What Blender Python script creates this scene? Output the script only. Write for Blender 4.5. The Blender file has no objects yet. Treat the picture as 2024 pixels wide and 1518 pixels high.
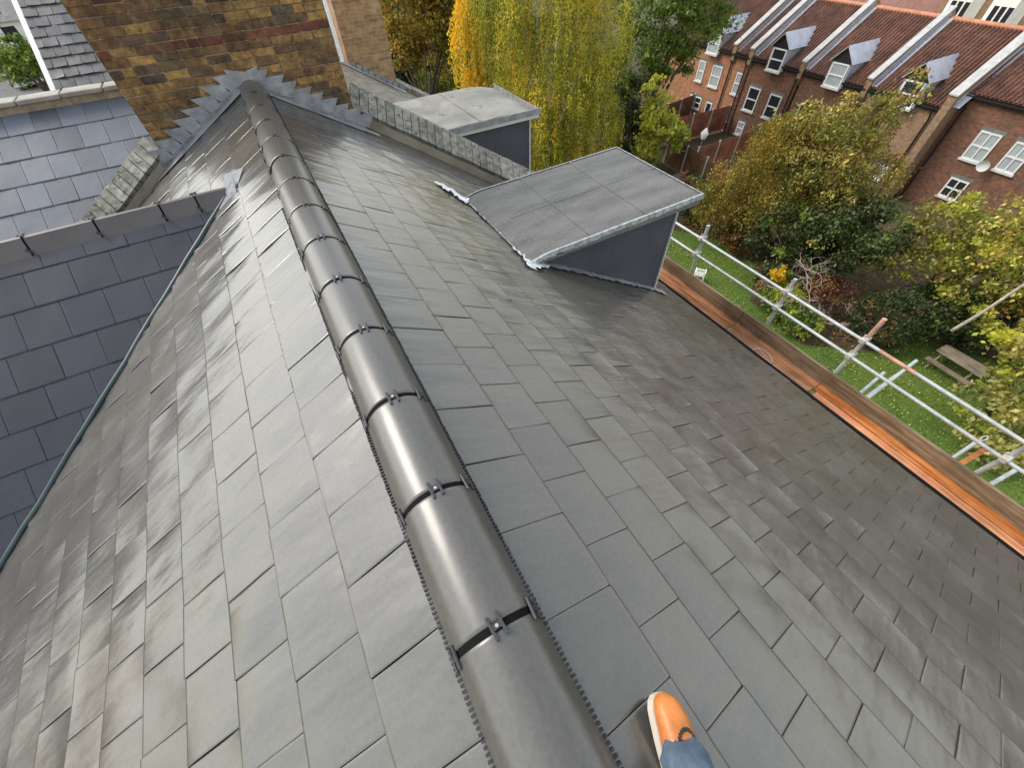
import bpy, bmesh, math, random
from math import radians as R, sin, cos, pi, sqrt, tan
from mathutils import Vector, Matrix, noise
import numpy as np
random.seed(7)
sc = bpy.context.scene
C = sc.collection

# ------------------------------------------------------------ camera, sky, sun, exposure
cam_d = bpy.data.cameras.new('camera')
cam_d.sensor_width = 36; cam_d.lens = 793.01/2024*36
cam_d.clip_start = 0.02; cam_d.clip_end = 3000
cam = bpy.data.objects.new('camera', cam_d); C.objects.link(cam)
cam.matrix_world = Matrix.Translation((0, 0, 1.265)) @ (Matrix.Rotation(-0.469463741, 4, 'Z') @ Matrix.Rotation(0.673527464, 4, 'X') @ Matrix.Rotation(-0.0506801306, 4, 'Z'))
sc.camera = cam
SUN_DIR = Vector((-0.52, 0.50, 0.69)).normalized()      # towards the sun
elev = math.asin(SUN_DIR.z); azim = math.atan2(SUN_DIR.x, SUN_DIR.y)
world = bpy.data.worlds.new('World'); sc.world = world; world.use_nodes = True
wn = world.node_tree; bg = wn.nodes['Background']
sky = wn.nodes.new('ShaderNodeTexSky'); sky.sky_type = 'NISHITA'; sky.sun_disc = False
sky.sun_elevation = elev; sky.sun_rotation = azim
sky.air_density = 1.6; sky.dust_density = 1.2; sky.ozone_density = 0.2
hs = wn.nodes.new('ShaderNodeHueSaturation'); hs.inputs['Saturation'].default_value = .38      # thin bright cloud
wn.links.new(sky.outputs[0], hs.inputs['Color']); wn.links.new(hs.outputs[0], bg.inputs[0]); bg.inputs[1].default_value = 0.15
sun_d = bpy.data.lights.new('sun', 'SUN'); sun_d.energy = 1.3; sun_d.angle = R(24); sun_d.color = (1.0, 0.93, 0.82)
sun = bpy.data.objects.new('sun', sun_d); C.objects.link(sun)
sun.rotation_euler = SUN_DIR.to_track_quat('Z', 'Y').to_euler()
sc.view_settings.view_transform = 'Standard'; sc.view_settings.look = 'None'
sc.view_settings.gamma = 1; sc.view_settings.exposure = 1.15
sc.render.engine = 'CYCLES'

# ------------------------------------------------------------ materials
def new_mat(name):
    m = bpy.data.materials.new(name); m.use_nodes = True
    nt = m.node_tree; p = nt.nodes['Principled BSDF']
    return m, nt, p
def ramp(nt, fac, stops):
    r = nt.nodes.new('ShaderNodeValToRGB'); cr = r.color_ramp
    while len(cr.elements) < len(stops): cr.elements.new(0.5)
    for e, (pos, c) in zip(cr.elements, stops): e.position = pos; e.color = (*c, 1)
    if fac is not None: nt.links.new(fac, r.inputs[0])
    return r
def nz(nt, scale, detail=4, rough=.6, vec=None, stretch=None):
    n = nt.nodes.new('ShaderNodeTexNoise'); n.inputs['Scale'].default_value = scale
    n.inputs['Detail'].default_value = detail; n.inputs['Roughness'].default_value = rough
    if vec is None:
        tc = nt.nodes.new('ShaderNodeTexCoord'); vec = tc.outputs['Object']
    if stretch:
        mp = nt.nodes.new('ShaderNodeMapping'); mp.inputs['Scale'].default_value = stretch
        nt.links.new(vec, mp.inputs['Vector']); vec = mp.outputs['Vector']
    nt.links.new(vec, n.inputs['Vector'])
    return n
def mixc(nt, a, b, fac, mode='MIX'):
    m = nt.nodes.new('ShaderNodeMix'); m.data_type = 'RGBA'; m.blend_type = mode
    for sock, v in ((m.inputs['Factor'], fac), (m.inputs['A'], a), (m.inputs['B'], b)):
        if isinstance(v, (int, float)): sock.default_value = v
        elif isinstance(v, tuple): sock.default_value = (*v, 1)
        else: nt.links.new(v, sock)
    return m.outputs['Result']
def bump(nt, p, h, strength=.3, dist=.01):
    b = nt.nodes.new('ShaderNodeBump'); b.inputs['Strength'].default_value = strength; b.inputs['Distance'].default_value = dist
    nt.links.new(h, b.inputs['Height']); nt.links.new(b.outputs[0], p.inputs['Normal'])
def mul(c, k): return tuple(min(1, x*k) for x in c)
def simple(name, col, rough=.6, nscale=6, var=.25, bs=40, bstr=.2, bdist=.004, metal=0, spots=None, stretch=None, island=0):
    m, nt, p = new_mat(name)
    n = nz(nt, nscale, 6, stretch=stretch)
    r = ramp(nt, n.outputs['Fac'], [(.3, mul(col, 1-var)), (.7, mul(col, 1+var))])
    out = r.outputs[0]
    if island:
        g = nt.nodes.new('ShaderNodeNewGeometry')
        ri = ramp(nt, g.outputs['Random Per Island'], [(0, (1-island,)*3), (1, (1, 1, 1))])
        out = mixc(nt, out, ri.outputs[0], 1.0, 'MULTIPLY')
    if spots:
        n2 = nz(nt, spots[1], 8, .75)
        r2 = ramp(nt, n2.outputs['Fac'], [(spots[2], (0, 0, 0)), (spots[2]+.08, (1, 1, 1))])
        out = mixc(nt, out, spots[0], r2.outputs[0])
    nt.links.new(out, p.inputs['Base Color'])
    p.inputs['Roughness'].default_value = rough; p.inputs['Metallic'].default_value = metal
    if bstr: bump(nt, p, nz(nt, bs, 6).outputs['Fac'], bstr, bdist)
    return m
def slate_mat(name, col, rough, tint, var=.3, rvar=.12, spec=.5, streak=(1, 1, 1), wav=.25, olive=False, ior=1.5):
    m, nt, p = new_mat(name)
    g = nt.nodes.new('ShaderNodeNewGeometry')
    ri = ramp(nt, g.outputs['Random Per Island'], [(0, mul(col, 1-var)), (.45, col), (.8, tint), (1, mul(col, 1+var*.7))])
    n1 = nz(nt, 2.2, 5, .65, stretch=streak)
    r1 = ramp(nt, n1.outputs['Fac'], [(.3, (.86, .86, .86)), (.7, (1.1, 1.09, 1.06))])
    n2 = nz(nt, 60, 6, .7)
    r2 = ramp(nt, n2.outputs['Fac'], [(.35, (.85, .85, .85)), (.65, (1.12, 1.12, 1.12))])
    o = mixc(nt, ri.outputs[0], r1.outputs[0], 1.0, 'MULTIPLY')
    o = mixc(nt, o, r2.outputs[0], 1.0, 'MULTIPLY')
    # pale scuffs
    n3 = nz(nt, 9, 9, .85, stretch=(1, .35, 1))
    r3 = ramp(nt, n3.outputs['Fac'], [(.64, (0, 0, 0)), (.74, (.16, .16, .16))])
    o = mixc(nt, o, (.24, .235, .22), r3.outputs[0])
    if olive:
        n4 = nz(nt, .8, 5, .7); r4 = ramp(nt, n4.outputs['Fac'], [(.45, (0, 0, 0)), (.7, (.25, .25, .25))]); o = mixc(nt, o, (.085, .08, .045), r4.outputs[0])
    nt.links.new(o, p.inputs['Base Color'])
    rr = nt.nodes.new('ShaderNodeMapRange'); nt.links.new(n1.outputs['Fac'], rr.inputs[0])
    rr.inputs[1].default_value = .3; rr.inputs[2].default_value = .7
    rr.inputs[3].default_value = rough-rvar; rr.inputs[4].default_value = rough+rvar
    nt.links.new(rr.outputs[0], p.inputs['Roughness'])
    p.inputs['Specular IOR Level'].default_value = spec; p.inputs['IOR'].default_value = ior
    # fine riven grain + broad ripples
    b1 = nt.nodes.new('ShaderNodeBump'); b1.inputs['Strength'].default_value = wav; b1.inputs['Distance'].default_value = .012
    nt.links.new(nz(nt, 7, 2, .5, stretch=streak).outputs['Fac'], b1.inputs['Height'])
    b2 = nt.nodes.new('ShaderNodeBump'); b2.inputs['Strength'].default_value = .12; b2.inputs['Distance'].default_value = .0015
    nt.links.new(nz(nt, 90, 5, .7, stretch=(1, .5, 1)).outputs['Fac'], b2.inputs['Height']); nt.links.new(b1.outputs[0], b2.inputs['Normal'])
    nt.links.new(b2.outputs[0], p.inputs['Normal'])
    return m
def brick_mat(name, c1, c2, c3, mortar, bw=.225, bh=.075, patch=None):
    m, nt, p = new_mat(name)
    tc = nt.nodes.new('ShaderNodeNewGeometry')
    sp = nt.nodes.new('ShaderNodeSeparateXYZ'); nt.links.new(tc.outputs['Position'], sp.inputs[0])
    ad = nt.nodes.new('ShaderNodeMath'); nt.links.new(sp.outputs[0], ad.inputs[0]); nt.links.new(sp.outputs[1], ad.inputs[1])
    cb = nt.nodes.new('ShaderNodeCombineXYZ'); nt.links.new(ad.outputs[0], cb.inputs[0]); nt.links.new(sp.outputs[2], cb.inputs[1])
    b = nt.nodes.new('ShaderNodeTexBrick'); nt.links.new(cb.outputs[0], b.inputs['Vector'])
    b.inputs['Scale'].default_value = 1; b.inputs['Brick Width'].default_value = bw; b.inputs['Row Height'].default_value = bh
    b.inputs['Mortar Size'].default_value = .006; b.inputs['Color1'].default_value = (*c1, 1); b.inputs['Color2'].default_value = (*c2, 1)
    b.inputs['Mortar'].default_value = (*mortar, 1); b.inputs['Bias'].default_value = 0
    n = nz(nt, .7, 6, .7, vec=cb.outputs[0])
    r = ramp(nt, n.outputs['Fac'], [(.4, (0, 0, 0)), (.65, (1, 1, 1))])
    o = mixc(nt, b.outputs['Color'], c3, r.outputs[0])
    o2 = mixc(nt, b.outputs['Color'], o, .45)
    n2 = nz(nt, 5, 8, .8, vec=cb.outputs[0])
    r2 = ramp(nt, n2.outputs['Fac'], [(.3, (.45, .45, .45)), (.7, (1.35, 1.35, 1.35))])
    o3 = mixc(nt, o2, r2.outputs[0], 1.0, 'MULTIPLY')
    nt.links.new(o3, p.inputs['Base Color']); p.inputs['Roughness'].default_value = .9
    bump(nt, p, b.outputs['Fac'], -.4, .006)
    return m
def leaf_mat(name, cols, trans=.45):
    m, nt, p = new_mat(name)
    g = nt.nodes.new('ShaderNodeNewGeometry')
    k = len(cols)
    ri = ramp(nt, g.outputs['Random Per Island'], [(i/(k-1), c) for i, c in enumerate(cols)])
    n = nz(nt, .55, 3, .6)
    r = ramp(nt, n.outputs['Fac'], [(.3, (.42, .55, .5)), (.7, (1.5, 1.3, .95))])
    o = mixc(nt, ri.outputs[0], r.outputs[0], 1.0, 'MULTIPLY')
    nt.links.new(o, p.inputs['Base Color']); p.inputs['Roughness'].default_value = .55
    t = nt.nodes.new('ShaderNodeBsdfTranslucent'); nt.links.new(o, t.inputs[0])
    mx = nt.nodes.new('ShaderNodeMixShader'); mx.inputs[0].default_value = trans
    nt.links.new(p.outputs[0], mx.inputs[1]); nt.links.new(t.outputs[0], mx.inputs[2])
    nt.links.new(mx.outputs[0], nt.nodes['Material Output'].inputs[0])
    return m

M = {}
M['slate'] = slate_mat('slate_main', (.070, .065, .059), .25, (.076, .070, .062), var=.12, rvar=.05, streak=(.5, 1.5, .5), wav=.5, olive=True, ior=1.75)
M['slate_wing'] = slate_mat('slate_wing', (.026, .030, .042), .6, (.029, .033, .046), var=.14, wav=.12, spec=.3)
M['slate_old'] = slate_mat('slate_neighbour', (.085, .098, .125), .5, (.105, .12, .15), var=.28, wav=.2)
M['slate_far'] = slate_mat('slate_far', (.055, .058, .064), .6, (.09, .09, .095), var=.3)
M['slate_cheek'] = slate_mat('slate_cheek', (.062, .066, .082), .6, (.064, .069, .086), var=.04, wav=.15, spec=.3)
M['ridge'] = slate_mat('ridge_clay', (.075, .072, .066), .33, (.085, .08, .072), var=.12, rvar=.06, spec=.55, streak=(1, .35, 1), wav=.3, ior=1.6)
M['ridge_brown'] = simple('wing_ridge_clay', (.07, .06, .058), .5, 3, .25, 30, .2)
M['pale_ridge'] = simple('pale_ridge_clay', (.27, .25, .21), .8, 4, .3, 30, .4, spots=((.12, .12, .09), 9, .58))
M['black'] = simple('black_plastic', (.006, .006, .006), .8, 6, .2, 60, .1)
M['black'].node_tree.nodes['Principled BSDF'].inputs['Specular IOR Level'].default_value = .08
M['clip'] = simple('grey_plastic', (.035, .035, .037), .4, 6, .2, 60, .1)
M['screw'] = simple('zinc_screw', (.6, .6, .58), .3, 6, .1, 0, 0, metal=1)
M['comb'] = simple('ridge_comb', (.02, .02, .02), .5, 40, .4, 0, 0)
M['lead'] = simple('lead_sheet', (.25, .255, .265), .55, 7, .35, 9, .5, .02, metal=.2)
M['lead_white'] = simple('lead_oxidised', (.62, .64, .66), .5, 12, .3, 14, .8, .03, spots=((.2, .22, .24), 9, .55))
M['teal'] = simple('valley_trim', (.035, .06, .062), .4, 8, .3, 0, 0)
M['underlay'] = simple('underlay', (.012, .012, .012), .9, 8, .2, 0, 0)
M['felt'] = simple('felt_roof', (.105, .104, .098), .75, 3.5, .3, 120, .9, .004, spots=((.17, .17, .165), 40, .55), stretch=(.5, 2, 1))
M['felt_pale'] = simple('felt_roof_pale', (.21, .205, .18), .85, 2.0, .35, 60, .6, .004, spots=((.13, .125, .10), 4, .55))
M['trim_edge'] = simple('drip_trim', (.32, .34, .34), .5, 22, .55, 18, .4, .004, spots=((.7, .72, .72), 14, .60))
M['fascia'] = simple('fascia_grey', (.13, .13, .125), .6, 5, .3, 20, .3)
M['white'] = simple('white_paint', (.62, .62, .60), .5, 5, .08, 0, 0)
M['glass'] = simple('window_glass', (.02, .025, .03), .08, 2, .3, 0, 0)
M['net'] = simple('net_curtain', (.30, .34, .34), .5, 4, .25, 0, 0, stretch=(1, 6, .6))
M['mortar'] = simple('mortar', (.27, .21, .14), .95, 14, .35, 60, .6, .004)
M['render'] = simple('beige_render', (.30, .26, .19), .9, 2.5, .25, 30, .3, .004, spots=((.14, .13, .09), 3, .6))
M['coping'] = simple('coping_brick', (.24, .23, .19), .9, 14, .5, 40, .6, .005, spots=((.07, .07, .06), 12, .53), island=.35)
def bricky(name, cols, rough=.92):
    m, nt, p = new_mat(name)
    g = nt.nodes.new('ShaderNodeNewGeometry'); k = len(cols)
    ri = ramp(nt, g.outputs['Random Per Island'], [(i/(k-1), c) for i, c in enumerate(cols)])
    n = nz(nt, 14, 8, .75); r = ramp(nt, n.outputs['Fac'], [(.32, (.35, .32, .3)), (.68, (1.7, 1.55, 1.25))])
    n2 = nz(nt, 3, 8, .8); r2 = ramp(nt, n2.outputs['Fac'], [(.4, (.5, .48, .46)), (.6, (1.1, 1.1, 1.1))])
    o = mixc(nt, ri.outputs[0], r.outputs[0], 1.0, 'MULTIPLY'); o = mixc(nt, o, r2.outputs[0], 1.0, 'MULTIPLY')
    nt.links.new(o, p.inputs['Base Color']); p.inputs['Roughness'].default_value = rough
    bump(nt, p, nz(nt, 45, 6, .7).outputs['Fac'], .7, .008)
    return m
M['stock'] = bricky('stock_brick', [(.07, .065, .06), (.29, .18, .068), (.21, .125, .055), (.09, .07, .05), (.33, .21, .075), (.14, .08, .045), (.20, .125, .055), (.06, .05, .045), (.16, .10, .055)])
M['redbrick'] = bricky('red_brick', [(.15, .045, .03), (.10, .045, .035), (.19, .075, .04), (.08, .05, .042)])
M['stock_far'] = brick_mat('stock_brick_far', (.40, .26, .12), (.24, .13, .06), (.38, .20, .09), (.34, .28, .2))
M['terrace_orange'] = brick_mat('brick_orange', (.46, .17, .075), (.26, .095, .05), (.26, .14, .08), (.36, .26, .18))
M['terrace_brown'] = brick_mat('brick_brown', (.24, .095, .05), (.11, .05, .032), (.14, .08, .05), (.17, .12, .085))
M['terrace_buff'] = brick_mat('brick_buff', (.30, .18, .10), (.22, .12, .07), (.27, .18, .1), (.24, .2, .15))
M['stone_pale'] = simple('pale_stone', (.48, .48, .46), .8, 3, .12, 0, 0, spots=((.35, .35, .32), 5, .62))
M['coping_grey'] = simple('coping_grey', (.36, .36, .35), .8, 3, .2, 0, 0, spots=((.22, .22, .2), 4, .6))
M['lead_dark'] = simple('lead_dark', (.16, .17, .19), .6, 9, .4, 14, .6, .02)
M['rtile'] = simple('red_roof_tile', (.15, .066, .040), .45, 1.2, .4, 20, .3, island=.45, spots=((.24, .15, .10), 3.2, .62))
M['rtile_ridge'] = simple('red_ridge_tile', (.42, .17, .09), .7, 3, .3, 0, 0)
M['brown_roof'] = simple('brown_roof', (.17, .075, .055), .7, 1.2, .3, 0, 0, stretch=(1, 3, 1))
M['pipe'] = simple('black_iron', (.014, .013, .013), .4, 5, .2, 0, 0)
M['zinc'] = simple('zinc_sheet', (.42, .44, .49), .38, 2, .18, 3, .3, .02, metal=.25)
M['steel'] = simple('galvanised_tube', (.38, .40, .39), .42, 9, .25, 0, 0, metal=.25, spots=((.30, .30, .28), 18, .6))
M['rust'] = simple('rusty_tube', (.40, .22, .16), .7, 12, .35, 0, 0)
M['coupler'] = simple('coupler_steel', (.42, .40, .36), .6, 20, .3, 0, 0, metal=.2)
def wood(name, a, b, rough, spots=None):
    m, nt, p = new_mat(name)
    n = nz(nt, 3.0, 8, .7, stretch=(7, .5, 7)); r = ramp(nt, n.outputs['Fac'], [(.3, mul(a, .55)), (.45, a), (.6, b), (.75, mul(b, 1.1))])
    n2 = nz(nt, 1.1, 5, .6); r2 = ramp(nt, n2.outputs['Fac'], [(.35, (.55, .5, .45)), (.65, (1.15, 1.12, 1.1))])
    o = mixc(nt, r.outputs[0], r2.outputs[0], 1.0, 'MULTIPLY')
    if spots:
        n3 = nz(nt, 16, 8, .8); r3 = ramp(nt, n3.outputs['Fac'], [(spots[1], (0, 0, 0)), (spots[1]+.06, (1, 1, 1))]); o = mixc(nt, o, spots[0], r3.outputs[0])
    nt.links.new(o, p.inputs['Base Color']); p.inputs['Roughness'].default_value = rough
    bump(nt, p, n.outputs['Fac'], .3, .006)
    return m
M['plank_new'] = wood('wet_new_plank', (.42, .14, .035), (.60, .25, .08), .35, ((.14, .04, .015), .64))
M['plank_old'] = wood('wet_old_plank', (.32, .13, .05), (.52, .26, .13), .35, ((.1, .045, .02), .62))
M['toe'] = wood('toe_board', (.16, .115, .068), (.30, .22, .135), .65, ((.5, .46, .38), .68))
M['plank_pink'] = wood('pinkish_plank', (.52, .22, .11), (.66, .33, .18), .4, ((.3, .14, .07), .66))
M['plank_wet'] = wood('wet_plank', (.36, .20, .12), (.55, .33, .21), .3, ((.12, .07, .04), .60))
M['grey_wood'] = wood('grey_timber', (.17, .14, .10), (.28, .23, .17), .8)
M['fence'] = wood('fence_brown', (.12, .06, .03), (.20, .10, .05), .8)
M['fence_red'] = wood('fence_red', (.24, .085, .045), (.34, .13, .07), .75)
M['concrete'] = simple('concrete', (.42, .40, .36), .9, 8, .2, 40, .3)
M['terracotta'] = simple('terracotta', (.40, .17, .10), .8, 8, .2, 0, 0)
M['greenpot'] = simple('green_pot', (.03, .08, .07), .4, 8, .2, 0, 0)
M['bark'] = simple('bark', (.10, .075, .055), .9, 8, .35, 20, .6, .02)
M['bark_pale'] = simple('bark_pale', (.42, .38, .33), .85, 8, .35, 20, .4, .02, spots=((.1, .09, .08), 6, .58))
M['twig'] = simple('twig', (.34, .24, .20), .8, 8, .3, 0, 0)
M['shoe'] = simple('tan_leather', (.46, .15, .03), .42, 14, .35, 45, .6, .004, spots=((.72, .45, .25), 26, .68))
M['sole'] = simple('cream_sole', (.52, .47, .39), .6, 9, .1, 0, 0)
M['denim'] = simple('blue_denim', (.085, .125, .18), .9, 16, .45, 300, .9, .004, spots=((.4, .45, .5), 14, .68))
M['skin'] = simple('skin', (.45, .22, .15), .5, 10, .1, 0, 0)
M['plastic_white'] = simple('white_plastic', (.8, .8, .78), .35, 4, .06, 0, 0)
M['cream'] = simple('cream_stucco', (.72, .70, .62), .8, 2, .1, 0, 0)
L = {}
L['willow'] = leaf_mat('leaf_willow', [(.17, .20, .015), (.34, .34, .03), (.52, .46, .04), (.25, .28, .03), (.66, .58, .09), (.40, .40, .04)], .55)
L['willow_green'] = leaf_mat('leaf_willow_green', [(.08, .12, .012), (.16, .21, .02), (.12, .16, .02), (.22, .26, .03)], .45)
L['willow_pale'] = leaf_mat('leaf_willow_pale', [(.55, .52, .10), (.70, .66, .16), (.62, .56, .08), (.5, .5, .12)], .55)
L['gold'] = leaf_mat('leaf_gold', [(.60, .36, .01), (.80, .52, .03), (.66, .46, .03), (.85, .64, .08)], .5)
L['green'] = leaf_mat('leaf_green', [(.06, .12, .02), (.11, .19, .03), (.17, .25, .04), (.28, .33, .07)], .4)
L['dark'] = leaf_mat('leaf_dark', [(.014, .026, .007), (.028, .048, .010), (.045, .07, .015), (.09, .11, .025)], .2)
L['lime'] = leaf_mat('leaf_lime', [(.30, .38, .04), (.48, .52, .07), (.66, .64, .14), (.22, .28, .04)], .5)
L['olive'] = leaf_mat('leaf_olive', [(.08, .12, .02), (.17, .23, .03), (.42, .32, .08), (.27, .17, .06), (.42, .47, .08), (.70, .64, .20), (.12, .17, .03), (.28, .18, .06), (.24, .27, .04)], .45)
L['russet'] = leaf_mat('leaf_russet', [(.16, .08, .025), (.26, .13, .04), (.12, .09, .03), (.34, .22, .06)], .4)
L['brown_gold'] = leaf_mat('leaf_brown_gold', [(.20, .14, .03), (.33, .22, .04), (.44, .30, .05), (.14, .14, .03), (.5, .4, .08)], .45)
L['straw'] = leaf_mat('leaf_straw', [(.42, .38, .10), (.55, .50, .18), (.30, .30, .07), (.65, .60, .28)], .45)
L['red'] = leaf_mat('leaf_red', [(.13, .035, .025), (.18, .06, .035), (.09, .04, .025)], .3)
L['litter'] = leaf_mat('leaf_litter', [(.55, .48, .16), (.42, .28, .06), (.65, .6, .35), (.35, .2, .06)], .1)

# ------------------------------------------------------------ helpers
def link(name, me, parent=None):
    o = bpy.data.objects.new(name, me); C.objects.link(o)
    if parent is not None: o.parent = parent
    return o
def thing(name, label, cat, loc=(0, 0, 0), rz=0, group=None):
    o = bpy.data.objects.new(name, None); C.objects.link(o); o.location = loc; o.rotation_euler = (0, 0, rz)
    o.empty_display_size = .2
    o['label'] = label; o['category'] = cat
    if group: o['group'] = group
    return o
def tag(o, label=None, cat=None, group=None, kind=None):
    if label: o['label'] = label
    if cat: o['category'] = cat
    if group: o['group'] = group
    if kind: o['kind'] = kind
    return o
class MB:
    """collects polygons; builds ONE mesh object. Coordinates are local to the parent."""
    def __init__(s): s.v = []; s.f = []; s.mi = []; s.sm = []
    def add(s, vs, fs, mi=0, smooth=False):
        b = len(s.v); s.v += [tuple(x) for x in vs]
        for f in fs: s.f.append(tuple(b+i for i in f)); s.mi.append(mi); s.sm.append(smooth)
    def box(s, lo, hi, mi=0, mat=None):
        x0, y0, z0 = lo; x1, y1, z1 = hi
        vs = [(x0, y0, z0), (x1, y0, z0), (x1, y1, z0), (x0, y1, z0), (x0, y0, z1), (x1, y0, z1), (x1, y1, z1), (x0, y1, z1)]
        if mat is not None: vs = [mat @ Vector(v) for v in vs]
        s.add(vs, [(3, 2, 1, 0), (4, 5, 6, 7), (0, 1, 5, 4), (1, 2, 6, 5), (2, 3, 7, 6), (3, 0, 4, 7)], mi)
    def bbox(s, lo, hi, bev=.003, mi=0, mat=None):
        """box with chamfered edges"""
        x0, y0, z0 = lo; x1, y1, z1 = hi; b = bev
        vs = []
        for z, ins in ((z0, b), (z0+b, 0), (z1-b, 0), (z1, b)):
            for (x, y, sx, sy) in ((x0, y0, 1, 1), (x1, y0, -1, 1), (x1, y1, -1, -1), (x0, y1, 1, -1)):
                vs.append((x+sx*(ins+b), y+sy*ins, z)); vs.append((x+sx*ins, y+sy*(ins+b), z))
        # order each ring properly
        ring = [1, 0, 2, 3, 5, 4, 6, 7]
        if mat is not None: vs = [mat @ Vector(v) for v in vs]
        fs = []
        for k in range(3):
            a = [8*k+i for i in ring]; c = [8*(k+1)+i for i in ring]
            for i in range(8): j = (i+1) % 8; fs.append((a[i], a[j], c[j], c[i]))
        fs.append(tuple(reversed([i for i in ring]))); fs.append(tuple(24+i for i in ring))
        s.add(vs, fs, mi)
    def quad(s, a, b, c, d, mi=0): s.add([a, b, c, d], [(0, 1, 2, 3)], mi)
    def slab(s, a, b, c, d, t, mi=0):
        """quad abcd (ccw seen from outside) given thickness t inwards"""
        a, b, c, d = map(Vector, (a, b, c, d)); n = (b-a).cross(d-a).normalized()*t
        vs = [a, b, c, d, a-n, b-n, c-n, d-n]
        s.add(vs, [(0, 1, 2, 3), (7, 6, 5, 4), (0, 4, 5, 1), (1, 5, 6, 2), (2, 6, 7, 3), (3, 7, 4, 0)], mi)
    def prism(s, poly, n, mi=0):
        """poly: list of points (planar), n: extrusion vector"""
        k = len(poly); n = Vector(n); vs = [Vector(p) for p in poly]+[Vector(p)+n for p in poly]
        fs = [tuple(range(k-1, -1, -1)), tuple(range(k, 2*k))]+[(i, (i+1) % k, k+(i+1) % k, k+i) for i in range(k)]
        s.add(vs, fs, mi)
    def tube(s, pts, rad, seg=10, mi=0, caps=True):
        pts = [Vector(p) for p in pts]; n = len(pts)
        rads = rad if isinstance(rad, (list, tuple)) else [rad]*n
        d0 = (pts[1]-pts[0]).normalized(); ref = Vector((0, 0, 1)) if abs(d0.z) < .9 else Vector((1, 0, 0))
        vs = []
        for i, p in enumerate(pts):
            d = (pts[min(i+1, n-1)]-pts[max(i-1, 0)]).normalized()
            u = d.cross(ref).normalized(); w = u.cross(d)
            for k in range(seg):
                a = 2*pi*k/seg; vs.append(p+(u*cos(a)+w*sin(a))*rads[i])
        fs = [(i*seg+k, i*seg+(k+1) % seg, (i+1)*seg+(k+1) % seg, (i+1)*seg+k) for i in range(n-1) for k in range(seg)]
        s.add(vs, fs, mi, True)
        if caps: s.add(vs[:seg], [tuple(range(seg))], mi); s.add(vs[-seg:], [tuple(range(seg-1, -1, -1))], mi)
    def build(s, name, mats, parent=None):
        me = bpy.data.meshes.new(name)
        me.from_pydata(s.v, [], s.f)
        if not isinstance(mats, (list, tuple)): mats = [mats]
        for m in mats: me.materials.append(m)
        me.polygons.foreach_set('material_index', s.mi); me.polygons.foreach_set('use_smooth', s.sm)
        me.update()
        return link(name, me, parent)
def copy_tree(o, parent=None):
    c = o.copy(); C.objects.link(c); c.parent = parent
    for ch in list(o.children): copy_tree(ch, c)
    return c

# ------------------------------------------------------------ tiled slopes
def tiles(org, U, V, rows, u0, u1, w, phase=0, th=.006, amp=.0022, lift=.003, gap=.0026, seed=0, bev=.0014, keep=None, nu=6, nv=6, head=.0):
    """rows: v edges down the slope; U along the course, V down the slope."""
    org = Vector(org); U = Vector(U).normalized(); V = Vector(V).normalized(); N = U.cross(V).normalized()
    if N.z < -.01 or (abs(N.z) <= .01 and N.y > 0): N = -N
    rnd = random.Random(seed); b = MB()
    for k in range(len(rows)-1):
        va, vb = rows[k]-head, rows[k+1]; off = (phase + (w/2 if k % 2 else 0)) % w
        i = math.floor((u0-off)/w)-1
        while True:
            ua = off+i*w; ub = ua+w; i += 1
            if ua > u1: break
            if ub < u0: continue
            ja, jb = max(ua, u0)+gap/2, min(ub, u1)-gap/2
            if jb-ja < .03: continue
            if keep and not keep((ja+jb)/2, (va+vb)/2): continue
            sx = rnd.random()*50; l1, l2, l3, l4 = [rnd.gauss(0, 1)*lift*.5 for _ in range(4)]
            cu = [0, .010, .03]+[.03+.94*(q/(nu-1)) for q in range(1, nu-1)]+[.97, .990, 1]
            cv = [0]+[.955*(q/(nv-1)) for q in range(1, nv)]+[.985, 1]
            vs = []
            for q in cv:
                for p in cu:
                    u = ja+(jb-ja)*p; v = va+(vb-va)*q
                    win = min(1, 4*(1-q))*min(1, 4*q)
                    h = th*q + noise.noise(Vector((u*7+sx, v*1.6, sx)))*amp*2.2*win + noise.noise(Vector((u*1.3, v*1.3, 3+seed)))*amp*1.5
                    h += (l1*(1-p)+l2*p)*q*q + l3*q*q*(p-.5)**2*3
                    if p in (0, 1): h -= bev
                    if q == 1: h -= bev*1.4
                    vs.append(org+U*u+V*v+N*max(h, -.006))
            a, c = len(cu), len(cv)
            fs = [(r*a+s, r*a+s+1, (r+1)*a+s+1, (r+1)*a+s) for r in range(c-1) for s in range(a-1)]
            # orientation
            if (Vector(vs[1])-vs[0]).cross(Vector(vs[a])-vs[0]).dot(N) < 0: fs = [tuple(reversed(f)) for f in fs]
            b.add(vs, fs, 0, True)
            # skirt joined to the tile's rim
            rim = [s for s in range(a)]+[r*a+a-1 for r in range(1, c)]+[(c-1)*a+s for s in range(a-2, -1, -1)]+[r*a for r in range(c-2, 0, -1)]
            base = len(b.v)-a*c; kk = len(rim)
            nb = len(b.v)
            for rr in rim: b.v.append(b.v[base+rr])
            for rr in rim: b.v.append(tuple(Vector(b.v[base+rr])-N*.011))
            for s in range(kk):
                t2 = (s+1) % kk; b.f.append((nb+s, nb+t2, nb+kk+t2, nb+kk+s)); b.mi.append(0); b.sm.append(False)
    return b
def bisect(o, co, no):
    bm = bmesh.new(); bm.from_mesh(o.data)
    bmesh.ops.bisect_plane(bm, geom=bm.verts[:]+bm.edges[:]+bm.faces[:], plane_co=co, plane_no=no, clear_outer=True)
    bm.to_mesh(o.data); bm.free()

AR, AL = R(30.5), R(28)
TR_, TL_ = tan(AR), tan(AL)
def zr(x): return -.05-TR_*x
def zl(x): return -.05+TL_*x      # x negative
GZ = -13.0

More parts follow.
